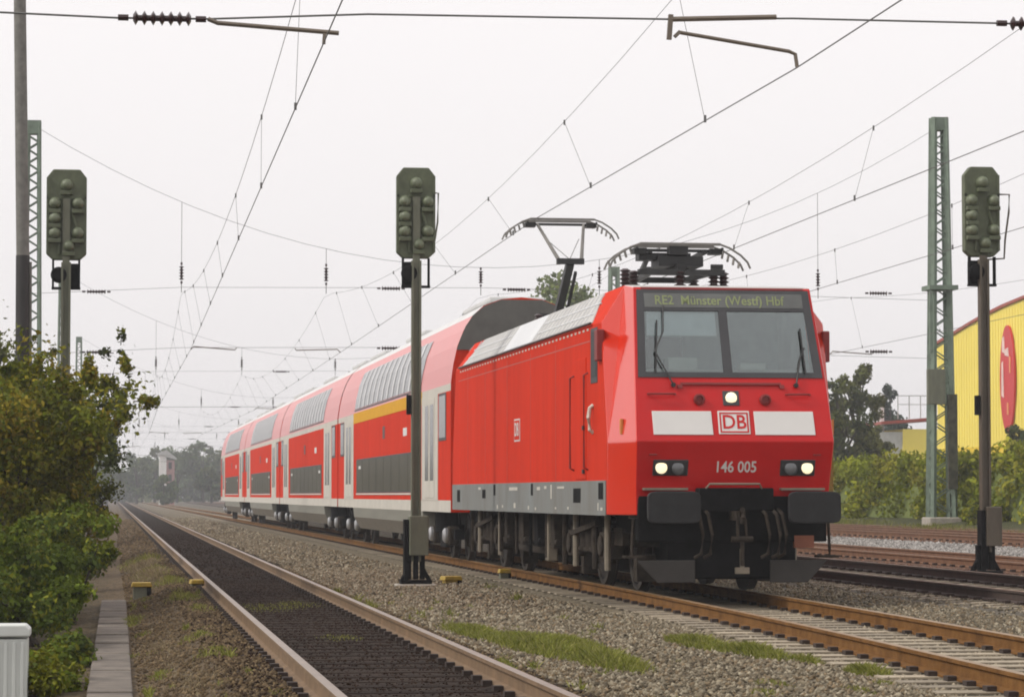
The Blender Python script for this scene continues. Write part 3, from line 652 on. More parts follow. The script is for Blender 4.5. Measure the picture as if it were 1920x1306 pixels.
# ---------------------------------------------------------------- coaches
PC = [(1.2,.42),(1.36,.72),(1.39,.97),(1.39,1.2),(1.39,3.33),(1.39,3.47),(1.375,3.6),(1.34,3.85),(1.26,4.2),(1.14,4.5),(.97,4.78),(.75,4.98),(.4,5.11),(0,5.15)]
CL = 26.5
def coach_loft(m, pts, y0, y1, mats):
    for s in (-1, 1):
        for i in range(len(pts)-1):
            (xa, za), (xb, zb) = pts[i], pts[i+1]; m.cur = mats[i]
            m.add([(s*xa,y0,za),(s*xb,y0,zb),(s*xb,y1,zb),(s*xa,y1,za)], [(0,1,2,3)], s > 0)
SD = -1
def band(m, seg, y0, y1, off, th=.02):
    """curved plate following profile points seg, on both sides"""
    for s in (SD,):
        for i in range(len(seg)-1):
            (xa, za), (xb, zb) = seg[i], seg[i+1]
            nx_, nz_ = (zb-za), (xa-xb); l = math.hypot(nx_, nz_); nx_, nz_ = nx_/l*off, nz_/l*off
            m.add([(s*(xa+nx_),y0,za+nz_),(s*(xb+nx_),y0,zb+nz_),(s*(xb+nx_),y1,zb+nz_),(s*(xa+nx_),y1,za+nz_)], [(0,1,2,3)], s > 0)
        xa, za = seg[0]; xb, zb = seg[-1]
        for y in (y0, y1):
            m.add([(s*xa,y,za),(s*xb,y,zb),(s*(xb+.005),y,zb),(s*(xa+off),y,za)], [(0,1,2,3)])
def cbox(m, y0, y1, z0, z1, off, th=.02):
    a, c = SD*(1.39+off), SD*(1.39+off-th); m.box(min(a,c), max(a,c), y0, y1, z0, z1)
    return m
def coach_bogie(root, y):
    bo = empty('bogie', (0, y, 0), 0, root)
    for dy in (-1.25, 1.25): wheelset(bo, dy, .46)
    m = MB()
    for s in (-1, 1):
        m.box(min(s*.95,s*1.12), max(s*.95,s*1.12), -1.7, 1.7, .42, .62)
        m.cyl((s*1.08,0,.55),(s*1.08,0,.95),.24,n=14); m.box(min(s*1.0,s*1.15),max(s*1.0,s*1.15),-.5,.5,.25,.45)
    m.box(-1,1,-.3,.3,.4,.7); m.build('frame', BLACK, bo)
    for s in (-1, 1):
        for dy in (-1.25, 1.25):
            q = MB(); q.box(min(s*1.0,s*1.22), max(s*1.0,s*1.22), dy-.22, dy+.22, .3, .68); q.build('axle_box', GREASE, bo, bevel=.04)
            q = MB(); q.lathe([(.15,0),(.15,s*.05),(.1,s*.09)], (s*1.22,dy,.5), 'x', 14); q.build('axle_cover', SILVER, bo, smooth=40)
POST = material('pale_window_post', (.5,.5,.5), .4)
def make_coach(first):
    c = empty('passenger_coach')
    m = MB(); seg = PC[2:]
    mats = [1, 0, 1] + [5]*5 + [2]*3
    coach_loft(m, seg, 0, CL, mats)
    full = [(s_*x, z) for s_, lst in ((1, seg), (-1, seg[::-1][1:])) for x, z in lst]
    low = [(x, z) for x, z in full if z <= 4.2]
    m.cur = 0; k = len(full)
    for y in (0, CL):
        m.add([(x, y, z) for x, z in full], [tuple(range(k))], y > 0)
    m.cur = 4; m.add([(-1.39,0,.97),(1.39,0,.97),(1.39,CL,.97),(-1.39,CL,.97)], [(0,1,2,3)])
    body = m.build('body', [COACHRED, PALE, CROOF, HOOD, BLACK, COACHTOP], c, smooth=30, fix=False)
    # end hood, gangway
    for y, d in ((0, -1), (CL, 1)):
        q = MB(); pts = [(1.0,4.3),(.9,4.72),(.7,4.93),(.4,5.05),(-.4,5.05),(-.7,4.93),(-.9,4.72),(-1.0,4.3)]
        up = [(1.28,4.12),(1.2,4.35),(1.1,4.58),(.95,4.8),(.74,4.97),(.4,5.1),(-.4,5.1),(-.74,4.97),(-.95,4.8),(-1.1,4.58),(-1.2,4.35),(-1.28,4.12)]
        q.prism(up, 1, min(y, y+d*.02), max(y, y+d*.02)); q.build('end_hood', HOOD, c)
        q = MB(); q.box(-.62,.62,min(y+d*.02,y+d*.14),max(y+d*.02,y+d*.14),1.05,3.3); q.box(-.5,.5,min(y+d*.14,y+d*.16),max(y+d*.14,y+d*.16),1.15,3.2); q.build('gangway', BLACK, c, bevel=.04)
    # skirt between the bogies
    q = MB(); coach_loft(q, PC[:3], 4.9, CL-4.9, [1, 0])
    for y in (4.9, CL-4.9): q.cur = 0; q.add([(-1.2,y,.42),(1.2,y,.42),(1.36,y,.72),(1.39,y,.97),(-1.39,y,.97),(-1.36,y,.72)], [tuple(range(6))])
    q.add([(-1.2,4.9,.42),(1.2,4.9,.42),(1.2,CL-4.9,.42),(-1.2,CL-4.9,.42)], [(0,1,2,3)])
    q.build('skirt', [CSKIRT, material('dusty_skirt_edge', (.16,.14,.11), .7) if first else bpy.data.materials['dusty_skirt_edge']], c)
    global SD
    for SD in (-1, 1):
        # pale door surrounds and doors
        for y0, y1 in ((2.1, 5.0), (CL-5.0, CL-2.1)):
            fr = cbox(MB(), y0, y1, 1.2, 3.34, .008).build('door_frame', PALE, c)
            for a in (0, 1):
                ya = y0+.55+a*.92; d = cbox(MB(), ya, ya+.88, 1.25, 3.28, .016).build('door', PALE, c)
                cbox(MB(), ya+.14, ya+.74, 1.6, 3.15, .02, .008).build('pane', DOORG, d)
        for y0 in (.75, CL-2.0):
            wn = cbox(MB(), y0, y0+1.2, 2.38, 3.32, .008).build('end_window', FRAMEB, c)
            cbox(MB(), y0+.06, y0+1.14, 2.44, 3.27, .012, .008).build('pane', DOORG, wn)
        # lower windows
        lb = cbox(MB(), 5.9, CL-5.9, 1.36, 2.24, .006).build('lower_window_band', FRAMEB, c)
        q = MB(); kk = 8; wl = (CL-11.8)/kk
        for i in range(kk): cbox(q, 5.9+i*wl+.04, 5.9+(i+1)*wl-.04, 1.4, 2.2, .010, .006)
        q.build('panes', CGLASS, lb)
        q = MB(); cbox(q, 5.9, CL-5.9, 1.31, 1.35, .014); q.build('sill', PALE, lb)
        q = MB()
        for i in (0, kk-1): cbox(q, 5.9+i*wl+.5, 5.9+i*wl+1.1, 1.98, 2.06, .0125, .003)
        q.build('window_sticker', WHITEM, lb)
        # upper windows
        seg = [(1.378,3.58),(1.34,3.85),(1.26,4.2),(1.14,4.5),(1.1,4.565)]
        q = MB(); band(q, seg, 5.3, CL-5.3, .008); ub = q.build('upper_window_band', UGLASS, c, smooth=30, fix=False)
        q = MB(); kk = 13; wl = (CL-10.6)/kk
        for i in range(1, kk): band(q, seg, 5.3+i*wl-.19, 5.3+i*wl+.19, .014)
        q.build('mullion', POST, ub, fix=False)
        q = MB()
        for z in (3.56,): cbox(q, 5.2, CL-5.2, 3.52, 3.56, -.003, .02)
        q.build('window_seal', FRAMEB, ub)
        q = MB(); cbox(q, 8.0, 8.8, 2.62, 2.8, .006); q.build('marking_panel', WHITEM, c)
        q = MB(); cbox(q, 13, 13.5, 2.65, 2.95, .006); q.build('destination_display', FRAMEB, c)
    for y in (3.2, CL-3.2): coach_bogie(c, y)
    for y0 in (.6, 12, 21.5): MB().box(-.55,.55,y0,y0+4.2,5.09,5.2).build('roof_unit', CROOF, c, bevel=.03)
    q = MB(); q.box(-.5,.5,-.2,.05,.55,.95); q.box(-.5,.5,CL-.05,CL+.1,.55,.95); q.build('coupler', BLACK, c)
    if first:
        for SD in (-1, 1): cbox(MB(), 5.0, CL-5.0, 3.2, 3.475, .007).build('first_class_stripe', YEL, c)
    return c
LAB = ['red double-deck coach with a yellow stripe, directly behind the locomotive', 'red double-deck coach next behind the yellow striped coach', 'red double-deck coach next to last in the train', 'red double-deck coach farthest away at the tail of the train']
src = make_coach(True)
for i in range(4):
    if i == 0: c = src
    else:
        c = copy_tree(src)
        for ch in list(c.children):
            if ch.name.startswith('first_class_stripe'): bpy.data.objects.remove(ch)
    y = 54.95 + i*26.8
    c.location = (x2(y)+.02, y, 0); c.rotation_euler.z = .006
    tag(c, LAB[i], 'coach', 'double-deck coaches of the train')
# ---------------------------------------------------------------- light signals (seen from behind)
def make_signal(name, loc, ztop, zb, label, headm, postm, hw, base, brackets, rz=0):
    t = empty(name, (loc[0], loc[1], 0), rz); tag(t, label, 'railway signal', 'light signals beside the tracks')
    z0 = ztop - 1.53; c = .11
    m = MB(); m.prism([(-hw,z0+.1),(-hw+c,z0),(hw-c,z0),(hw,z0+.1),(hw,ztop-.14),(hw-c,ztop),(-hw+c,ztop),(-hw,ztop-.14)], 1, .02, .2)
    h = m.build('signal_head', headm, t, bevel=.02)
    m = MB(); m.box(-hw,hw,.0,.02,ztop-.5,ztop-.46); m.box(-hw,-hw+.04,.0,.02,z0+.1,ztop-.14); m.box(hw-.04,hw,.0,.02,z0+.1,ztop-.14); m.build('frame_rib', headm, h)
    for x, dz in ((0,.27),(-.19,.58),(.19,.58),(-.19,.83),(-.19,1.08),(.19,1.08),(.04,1.3)):
        q = MB(); z = ztop - dz; q.lathe([(.105,.03),(.1,-.05),(.085,-.08),(.07,-.12),(.04,-.14),(.02,-.145)], (x, 0, z), 'y', 12)
        q.build('lamp_housing', SIGL, h, smooth=45)
        q = MB(); q.box(x-.1, x+.1, -.1, .0, z-.17, z-.1); q.build('cable_box', headm, h, bevel=.01)
    m = MB(); m.cyl((.1,-.02,ztop-.75),(.2,-.02,ztop-1.1),.025,n=6); m.cyl((-.12,-.02,z0+.1),(-.12,-.02,z0+.45),.02,n=6); m.build('conduit', headm, h)
    m = MB(); m.box(-.06,.06,-.06,.0,zb+.4,ztop-.5) if brackets != 'open' else m.box(-.06,.06,-.06,0,zb+.4,z0+.02)
    m.box(-.08,-.045,-.11,.05,zb+.4,z0-.05); m.box(.045,.08,-.11,.05,zb+.4,z0-.05); m.build('post', postm, t)
    m = MB()
    for s in (-1, 1):
        m.box(min(s*.2,s*.235), max(s*.2,s*.235), .02, .1, z0-.5, z0)
    m.box(-.24,.24,0,.12,z0-.5,z0-.46); m.build('carrier_bracket', BLACK, t)
    m = MB(); m.box(-.2 if brackets != 'right' else -.04, .0 if brackets == 'open' else .22 if brackets == 'right' else -.03, .05, .25, z0-.46, z0-.06)
    m.lathe([(.14,0),(.14,-.1),(.1,-.12)], (-.12,.03,z0-.26), 'y', 12); m.build('black_box', BLACK, t, bevel=.02)
    if brackets != 'right':
        m = MB(); m.tube([(hw,.1,ztop-.46),(hw+.2,.1,ztop-.46),(hw+.19,.1,ztop-.75),(hw+.12,.1,z0+.3),(hw+.1,.1,z0-.02),(hw-.2,.1,z0-.04)] if brackets == 'open' else [(hw,.1,ztop-.42),(hw+.06,.1,ztop-.42),(hw+.05,.1,ztop-.9),(hw,.1,z0+.3)], .017, 6); m.build('ladder_rail', postm, t)
    m = MB(); m.box(-.16,-.09,-.1,.04,2.65,2.98); m.build('junction_box', BLACK, t, bevel=.01)
    if base:
        m = MB(); m.box(base[0], base[1], -.2, .16, zb+.5, zb+1.16); q = m.build('relay_cabinet', postm, t, bevel=.015)
        m = MB(); m.box(base[0]-.08, base[0]-.01, -.14, .12, zb+.02, zb+1.1); m.build('cable_duct', BLACK, t)
        m = MB()
        for x in (-.12, .0, .11): m.box(x-.04, x+.04, -.08, .06, zb+.1, zb+.52)
        for s in (-1, 1): m.bar((s*.12, 0, zb+.28), (s*.24, -.02, zb+.06), .07)
        m.box(-.26,.26,-.16,.16,zb+.02,zb+.09); m.build('foot', BLACK, t, bevel=.01)
        m = MB(); m.box(-.34,.34,-.24,.24,zb-.25,zb+.025); m.build('foundation', CONC, t, bevel=.02)
    return t
make_signal('light_signal', (4.93, 47.6), 6.81, -.2, 'dark green light signal on a grey post, standing between the empty track and the train', SIGG, SIGP, .325, (-.12, .2), 'left')
make_signal('light_signal', (-.9, 48.5), 6.79, -.4, 'dark green light signal rising out of the bushes on the left', SIGG, SIGP, .335, None, 'right')
make_signal('light_signal', (14.46, 46.6), 6.86, -.05, 'light signal on a dark brown post in front of the yellow building', SIGG, SIGB, .305, (-.02, .24), 'open')

# ---------------------------------------------------------------- lattice masts and headspans
def lattice_mast(x, y, zb, zt, wb, wt, label, group):
    t = empty('lattice_mast', (x, y, 0)); tag(t, label, 'catenary mast', group)
    def w_(z): return (wb + (wt-wb)*(z-zb)/(zt-zb))/2
    m = MB()
    for sx in (-1, 1):
        for sy in (-1, 1):
            a = (sx*w_(zb), sy*w_(zb)*.8, zb); b_ = (sx*w_(zt), sy*w_(zt)*.8, zt); m.bar(a, b_, .1 + .05*(wb > .6))
    m.build('leg', MASTG, t)
    m = MB(); z = zb + .2; i = 0
    while z < zt - .55:
        h = w_(z)*2*.8; z2 = min(z+h*.8, zt-.4)
        for sy in (-1, 1):
            s = 1 if i % 2 else -1
            m.bar((-s*w_(z), sy*w_(z)*.8, z), (s*w_(z2), sy*w_(z2)*.8, z2), .042)
        for sx in (-1, 1):
            s = 1 if i % 2 else -1
            m.bar((sx*w_(z), -s*w_(z)*.8, z), (sx*w_(z2), s*w_(z2)*.8, z2), .05)
        z = z2; i += 1
    m.build('lattice', MASTG, t)
    k = w_(zt); m = MB(); m.box(-k-.05, k+.05, -k*.8-.05, k*.8+.05, zt-.45, zt); m.build('cap', MASTG, t)
    m = MB(); m.box(-wb*.75, wb*.75, -wb*.7, wb*.7, zb-.6, zb+.1); m.build('foundation', CONC, t, bevel=.04)
    return t, w_
SPANS = [30, 94, 158.5, 223, 287.5, 352, 416]
near_label = {30: 'near', 94: 'tall', 158.5: 'second', 223: 'third', 287.5: 'fourth', 352: 'fifth', 416: 'farthest'}
XL, XR = -2.82, 27.65
for i, Y in enumerate(SPANS):
    if i > 0:
        tl, _ = lattice_mast(XL if i == 1 else -3.1, Y, -.3, 13.5, .58, .34, 'green lattice mast standing beyond the bushes, highest on the left' if i == 1 else 'thin distant green lattice mast behind the bushes, %s along the row' % near_label[Y], 'lattice masts on the left')
        trt, _ = lattice_mast(XR, Y, .45 if i == 1 else .35, 14.15, .74, .4, 'tall green lattice mast in front of the hedge and yellow building' if i == 1 else 'distant green lattice mast beyond the train, %s along the right row' % near_label[Y], 'lattice masts on the right')
        if i == 1:
            m = MB(); m.box(-.62,.0,-.6,-.42,4.35,5.55); m.build('switch_box', SIGP, trt, bevel=.02)
            m = MB(); m.box(.1,.42,-.55,-.4,1.5,4.7); m.build('ivy_covered_duct', material('ivy_duct', (.05,.05,.03), .9, var=.6, scale=5), trt)
            m = MB(); m.box(-.5,.5,-.5,.5,8.25,8.4); m.box(-.5,-.4,-.5,-.4,6.1,8.2); m.build('wire_bracket', MASTG, trt)

def ins_string(mb, p, q, r=.085, n=5):
    p = Vector(p); q = Vector(q); d = (q-p); u = d.normalized()
    mb.tube([p, p+d*.12], .035, 6)
    k = n
    pts = []; rs = []
    for i in range(k):
        t = .15 + .7*(i+.5)/k; e = .7/k*.3
        for tt, rr in ((t-e, .4), (t, 1), (t+e, .4)): pts.append(p+d*tt); rs.append(r*rr)
    mb.tube(pts, rs, 8); mb.tube([q-d*.12, q], .035, 6)
MW = {  # messenger/contact positions at each span: track -> (contact x, contact z, messenger x)
    0: lambda Y, i: (2.19 + (-.08 if i % 2 == 0 else .12), 6.06, 2.2 if i == 0 else 2.0),
    1: lambda Y, i: ((7.24 if i == 0 else x2(Y)-.28 if i % 2 else x2(Y)+.3), (5.92 if i == 0 else 6.0), {0: 6.95, 1: 6.75}.get(i, x2(Y)-.4)),
    2: lambda Y, i: (11.55 if i % 2 == 0 else 11.7, 6.0, 11.9),
    3: lambda Y, i: (15.8 if i % 2 == 0 else 16.1, 6.05, 15.9),
    4: lambda Y, i: (23.2 if i % 2 == 0 else 23.8, 6.05, 23.4),
}
MZ = 7.95
for i, Y in enumerate(SPANS):
    t = empty('headspan', (0, Y, 0)); tag(t, ['nearest cross wire with brown insulators at the top of the picture', 'sagging cross wires hung between the tallest lattice masts'][i] if i < 2 else 'distant sagging cross wires over the tracks, %s from the front' % near_label[Y], 'headspan', 'cross-span wires over the tracks')
    zt, zr, xm = 13.35, 13.85, 12.0
    def hz(x):
        return 8.85 + (zt-8.85)*((xm-x)/(xm-XL))**2 if x < xm else 8.85 + (zr-8.85)*((x-xm)/(XR-xm))**2
    m = MB(); m.tube([(XL+(XR-XL)*k/24, 0, hz(XL+(XR-XL)*k/24)) for k in range(25)], .007, 4); m.build('span_wire', WIRE, t)
    zu, zl = 8.1, 6.4 if i == 0 else 6.12
    for z, nm in ((zu, 'upper_cross_wire'), (zl, 'lower_cross_wire')):
        m = MB(); pts = [(XL, 0, z-.25), (2, 0, z), (12, 0, z+.08), (19, 0, z), (XR, 0, z-.2)]
        if i == 0 and z == zl: pts = [(XL,0,6.37),(-.04,0,6.3),(.9,0,6.31),(2.59,0,6.40),(5.8,0,6.42),(7.2,0,6.46),(9.47,0,6.46),(XR,0,6.3)]
        m.tube(pts, .0065 if i else .011, 4); m.build(nm, WIRE, t)
        for x in ((.42, 9.95, 18.5) if (i == 0 and z == zl) else () if i == 0 else (-.76, 8.9, 13.1, 25.5)):
            zz = 6.305 if (i == 0 and x < 1) else 6.46 if (i == 0 and z == zl) else z + (.03 if x > 0 else -.17)
            m = MB()
            ins_string(m, (x-.46,0,zz), (x+.46,0,zz), .08, 7); m.build('insulator', INSUL, t, smooth=40)
    for k in range(5):
        cx_, cz_, mx_ = MW[k](Y, i)
        m = MB(); m.tube([(mx_,0,hz(mx_)),(mx_,0,8.75 if hz(mx_) > 8.75 else hz(mx_))], .009, 4); m.tube([(mx_,0,8.25),(mx_,0,MZ-.02)], .012, 4); m.build('hanger', WIRE, t)
        m = MB(); ins_string(m, (mx_,0,8.92 if hz(mx_) > 9 else hz(mx_)), (mx_,0,8.22), .09, 5); m.build('insulator', INSUL, t, smooth=40)
        m = MB()
        if i == 0 and k == 0:
            m.tube([(.9,0,6.31),(1.0,0,6.27),(2.28,0,6.19)], .026, 6); m.bar((2.13,0,6.2),(2.12,0,6.07),.035)
        elif i == 0 and k == 1:
            m.cyl((5.86,0,6.42),(7.02,0,6.47),.03,n=6); m.bar((5.86,0,6.47),(5.84,0,6.2),.05); m.bar((5.9,0,6.23),(5.96,0,6.29),.04)
            m.tube([(5.95,0,6.28),(7.16,0,6.1),(7.23,0,6.07),(7.25,0,5.93)], .022, 6)
        else:
            s = 1 if (i + k) % 2 else -1
            m.tube([(cx_+s*1.5,0,zl),(cx_+s*1.45,0,zl-.06),(cx_+s*.1,0,cz_+.1),(cx_,0,cz_)], .02, 5)
        m.build('registration_arm', RODS, t)
TR = ['empty track with dark sleepers', 'train track with its steady droppers', 'dark track right of the train', 'rusty track behind the brown signal', 'track along the hedge']
for k in range(5):
    t = empty('overhead_line', (0, 0, 0)); tag(t, 'contact wire and carrying wire strung over the ' + TR[k], 'overhead wire', 'overhead lines along the tracks')
    cp = [MW[k](Y, i) for i, Y in enumerate(SPANS)]
    # span towards the viewer
    c0, z0, m0 = cp[0]
    C0 = [(c0 + (c0-cp[1][0])*.5 - (.25 if k == 1 else 0), -5, z0)] + [(c[0], Y, c[1]) for c, Y in zip(cp, SPANS)]
    if k == 1: C0.insert(2, (7.36, 50.1, 6.235))
    m = MB(); m.tube(C0, .0075, 5); m.build('contact_wire', WIRE, t)
    mp = []; ms = [-34.5] + SPANS; mxs = [m0] + [c[2] for c in cp]
    def mess(y):
        j = max(0, min(len(ms)-2, sum(1 for q in ms if q <= y) - 1))
        u = (y-ms[j])/(ms[j+1]-ms[j]); return (mxs[j]+(mxs[j+1]-mxs[j])*u, y, MZ - 1.15*4*u*(1-u))
    def cont(y):
        for a, b_ in zip(C0[:-1], C0[1:]):
            if a[1] <= y <= b_[1]:
                u = (y-a[1])/(b_[1]-a[1]); return (a[0]+(b_[0]-a[0])*u, y, a[2]+(b_[2]-a[2])*u)
    y = -5; 
    while y <= 416: mp.append(mess(y)); y += 4
    m = MB(); m.tube(mp, .0048, 4); m.build('carrying_wire', WIRE, t)
    for Y0 in SPANS[:3]:
        for j in range(7):
            y = Y0 + 5 + j*9.1 - (0 if Y0 > 30 else 0)
            m = MB(); a, b_ = mess(y), cont(y); m.tube([a, b_], .0035, 4); m.tube([(b_[0],y,b_[2]-.02),(b_[0],y,b_[2]+.07)], .018, 5); m.tube([(a[0],y,a[2]-.05),(a[0],y,a[2]+.03)], .016, 5); m.build('dropper', WIRE, t)

# ---------------------------------------------------------------- platform lamp pole, markers, cabinet, cable trough
t = empty('lamp_pole', (-1.52, 44.6, 0)); tag(t, 'slim round pole, grey above and black below, rising from the bushes at the left edge', 'pole')
MB().cyl((.05,0,-.5),(.03,0,5.0),.11,.108,n=14).build('sleeve', POLEB, t, smooth=40)
MB().cyl((.03,0,5.0),(-.12,0,12.5),.102,.09,n=14).build('shaft', POLEG, t, smooth=40)
m = MB(); m.cyl((.18,-.02,-.5),(.15,-.02,4.9),.024,n=6); m.build('cable', POLEG, t)
def marker(x, y, zb, w_, h, label, tilt=0):
    t = empty('track_marker', (x, y, zb), tilt); tag(t, label, 'track marker', 'yellow boxes beside the rails')
    m = MB(); m.prism([(-w_/2,h-.07),(w_/2,h-.07),(w_/2-.02,h),(-w_/2+.02,h)], 1, -.14, .14); m.build('yellow_cap', PZB, t, bevel=.01)
    m = MB(); m.box(-w_*.4, w_*.4, -.1, .1, 0, h-.07); m.build('body', PZB if h < .16 else SIGP, t, bevel=.01)
    m = MB(); m.box(w_*.25, w_*.46, -.12, .12, -.05, h-.07); m.box(-.03,.03,-.08,.08,-.2,.02); m.build('bracket', BLACK, t)
marker(.37, 45.3, -.36, .33, .3, 'yellow topped box on a short post in the dirt beside the bushes')
marker(1.26, 46.0, -.28, .25, .24, 'small yellow box touching the left rail of the empty track', .1)
marker(5.62, 48.4, -.19, .33, .12, 'flat yellow box on the gravel beside the foot of the grey signal post', .2)
marker(6.78, 50.2, -.22, .22, .22, 'yellow box against the rail in front of the locomotive bogie')
t = empty('trackside_cabinet', (-1.16, 25, -.5)); tag(t, 'pale grey ribbed plastic cabinet in the bottom left corner', 'cabinet')
m = MB(); m.box(-.4,.4,-.16,.2,0,.58); m.build('housing', CABI, t, bevel=.01)
m = MB()
for k in range(11): m.box(-.36+k*.07, -.33+k*.07, -.175, -.158, .05, .55)
m.build('door', CABI, t, bevel=.004)
m = MB(); m.prism([(-.42,.6),(.42,.6),(.42,.66),(.38,.7),(-.38,.7),(-.42,.66)], 1, -.19, .22); m.build('lid', CABI, t, bevel=.012)
t = empty('cable_trough', (-.06, 0, -.37)); tag(t, 'grey concrete slabs covering a cable trough beside the bushes', 'cable trough')
y = 18.2; k = 0
while y < 45:
    m = MB(); dz = random.uniform(-.006, .012); m.box(-.19, .19, y, y+.97, -.1, .03+dz)
    o = m.build('cover_slab', SLAB, t, bevel=.012); o.rotation_euler.z = 0; y += 1.0

# ---------------------------------------------------------------- plants
def cloud_mesh(name, clumps, N, size, cols, seed, parent=None, shell=.55, up=.25, mat=None, vcl=.35):
    """leaf-shaped faces scattered through ellipsoid clumps (x,y,z,rx,ry,rz,weight)"""
    rg = np.random.default_rng(seed); cl = np.array(clumps, float)
    wgt = cl[:,6]/cl[:,6].sum(); ci = rg.choice(len(cl), N, p=wgt); c = cl[ci]
    d = rg.normal(0, 1, (N,3)); d /= np.linalg.norm(d, axis=1)[:,None]
    r = rg.uniform(0, 1, N)**shell
    P = c[:,:3] + d*r[:,None]*c[:,3:6]
    nrm = d*.6 + rg.normal(0,.6,(N,3)) + np.array([0,0,up]); nrm /= np.linalg.norm(nrm, axis=1)[:,None]
    a = np.cross(nrm, rg.normal(0,1,(N,3))); a /= np.linalg.norm(a, axis=1)[:,None]; b_ = np.cross(nrm, a)
    s = size*rg.uniform(.6, 1.35, N); L_ = s[:,None]*a; W_ = (s*rg.uniform(.45,.7,N))[:,None]*b_
    fold = nrm*(s*.18)[:,None]
    V = np.stack([P-L_, P-W_*1.0+fold-L_*.1, P+L_, P+W_+fold-L_*.1], 1).reshape(-1,3)
    F = np.arange(4*N).reshape(-1,4)
    tint = rg.uniform(.75, 1.3, len(cl))[ci]; pick = rg.uniform(0,1,(N,1)); cc = np.array(cols)
    hue = np.clip(rg.uniform(0, len(cols)-.001, len(cl))[ci] + rg.normal(0,.8,N), 0, len(cols)-1).astype(int)
    C = cc[hue]*(tint*rg.uniform(1-vcl,1+vcl,N))[:,None]
    return np_mesh(name, V, F, np.clip(C,0,1), mat or LEAF, parent)
OLIVE = [(0.11, 0.129, 0.011), (0.146, 0.157, 0.013), (0.207, 0.196, 0.018), (0.122, 0.145, 0.017), (0.232, 0.185, 0.018)]
GREEN = [(0.067, 0.095, 0.012), (0.094, 0.126, 0.014), (0.122, 0.164, 0.02), (0.167, 0.174, 0.018), (0.072, 0.101, 0.02)]
DKGR = [(0.045, 0.06, 0.018), (0.065, 0.08, 0.021), (0.05, 0.065, 0.024), (0.085, 0.095, 0.026)]
HEDG = [(0.154, 0.181, 0.014), (0.186, 0.212, 0.015), (0.232, 0.243, 0.019), (0.161, 0.184, 0.015), (0.245, 0.236, 0.025)]
def branches(parent, base, clumps, r0, rg, n=None, name='stem'):
    m = MB(); cl = clumps if n is None else [clumps[j] for j in rg.choice(len(clumps), min(n, len(clumps)), replace=False)]
    for c in cl:
        a = Vector(base) + Vector((rg.normal(0,.1), rg.normal(0,.1), 0)); b_ = Vector(c[:3])
        mid = a.lerp(b_, .5) + Vector((rg.normal(0,.1), rg.normal(0,.1), .15))*(b_-a).length*.3
        tip = b_ + (b_-mid)*.35
        m.tube([a, a.lerp(mid,.6), mid, b_, tip], [r0, r0*.8, r0*.6, r0*.35, r0*.12], 5)
    return m.build(name, BARK, parent, smooth=60)
def shrub(name, loc, clumps, N, size, cols, seed, label, cat='bush', group=None, sprigs=0, r0=.03, nb=9, sreach=1.0, shell=.55, airy=0):
    rg = np.random.default_rng(seed); t = empty(name, loc); tag(t, label, cat, group)
    extra = []
    W = sum(c[6] for c in clumps)
    hi = sorted(clumps, key=lambda c: -(c[2] + .45*c[0]))[:max(6, len(clumps)//2)]
    for j in range(airy):                # loose outer growth the sky shows through
        c = hi[rg.integers(len(hi))]; q = rg.uniform(.3, .6)
        clumps = clumps + [(c[0]+rg.normal(.05,.25), c[1]+rg.normal(0,.3), c[2]+abs(rg.normal(.3,.35)), q, q, q*1.1, W*.0036)]
    top = [c for c in clumps]
    for j in range(sprigs):
        c = top[rg.integers(len(top))]; d = rg.normal(0,1,3); d[2] = abs(d[2])*.9; d /= np.linalg.norm(d)
        for q in (.9, 1.08, 1.26):
            extra.append((c[0]+d[0]*c[3]*q*sreach, c[1]+d[1]*c[4]*q*sreach, c[2]+d[2]*c[5]*q*sreach, .09,.09,.11, .0035*(1.6-q*.7)*sum(x[6] for x in clumps)))
    cloud_mesh('foliage', clumps+extra, N, size, cols, seed+1, t, shell)
    branches(t, (0,0,-.4), clumps, r0, rg, nb)
    if extra:
        m = MB()
        for a_, b__, c_ in zip(extra[0::3], extra[1::3], extra[2::3]):
            st = Vector(a_[:3])*.55 + Vector(clumps[0][:3])*.05 + Vector((0,0,.15)); m.tube([Vector(a_[:3])+(Vector(a_[:3])-Vector(c_[:3]))*1.2, a_[:3], b__[:3], c_[:3]], [.009,.007,.005,.003], 4)
        tag(m.build('twigs', BARK, t), kind='stuff')
    return t
def blob(rg, n, cx, cy, cz, rx, ry, rz, s0, s1):
    out = []
    for _ in range(n):
        d = rg.normal(0,1,3); d /= np.linalg.norm(d); q = rg.uniform(.25,1)**.6; s = rg.uniform(s0, s1)
        out.append((cx+d[0]*rx*q, cy+d[1]*ry*q, cz+d[2]*rz*q, s, s, s*.8, s**2.2))
    return out
rg = np.random.default_rng(11)
shrub('tall_bush', (-1.2,43,0), blob(rg,50,-.1,0,1.75,1.3,1.5,1.5,.3,.52), 31000, .045, OLIVE, 20, 'tall olive green bush with yellowing leaves round the foot of the left signal', sprigs=44, airy=44, group='bushes on the left verge')
shrub('tall_bush', (-3.2,40,0), blob(rg,30,.3,0,2.1,1.2,1.6,1.65,.35,.6), 17000, .055, GREEN+OLIVE[:2], 22, 'fresh green bush at the left edge behind the slim pole', sprigs=30, airy=26, group='bushes on the left verge')
shrub('dark_bush', (-.7,51,0), blob(rg,16,-.2,0,1.2,.6,1.3,1.0,.2,.4)+blob(rg,14,.25,0,1.9,.8,1.2,.75,.2,.38)+blob(rg,9,.35,0,2.55,.55,.9,.75,.15,.28), 12500, .042, DKGR+OLIVE[:2], 24, 'dark straggly bush leaning out towards the empty track', sprigs=44, airy=30, group='bushes on the left verge', shell=.8)
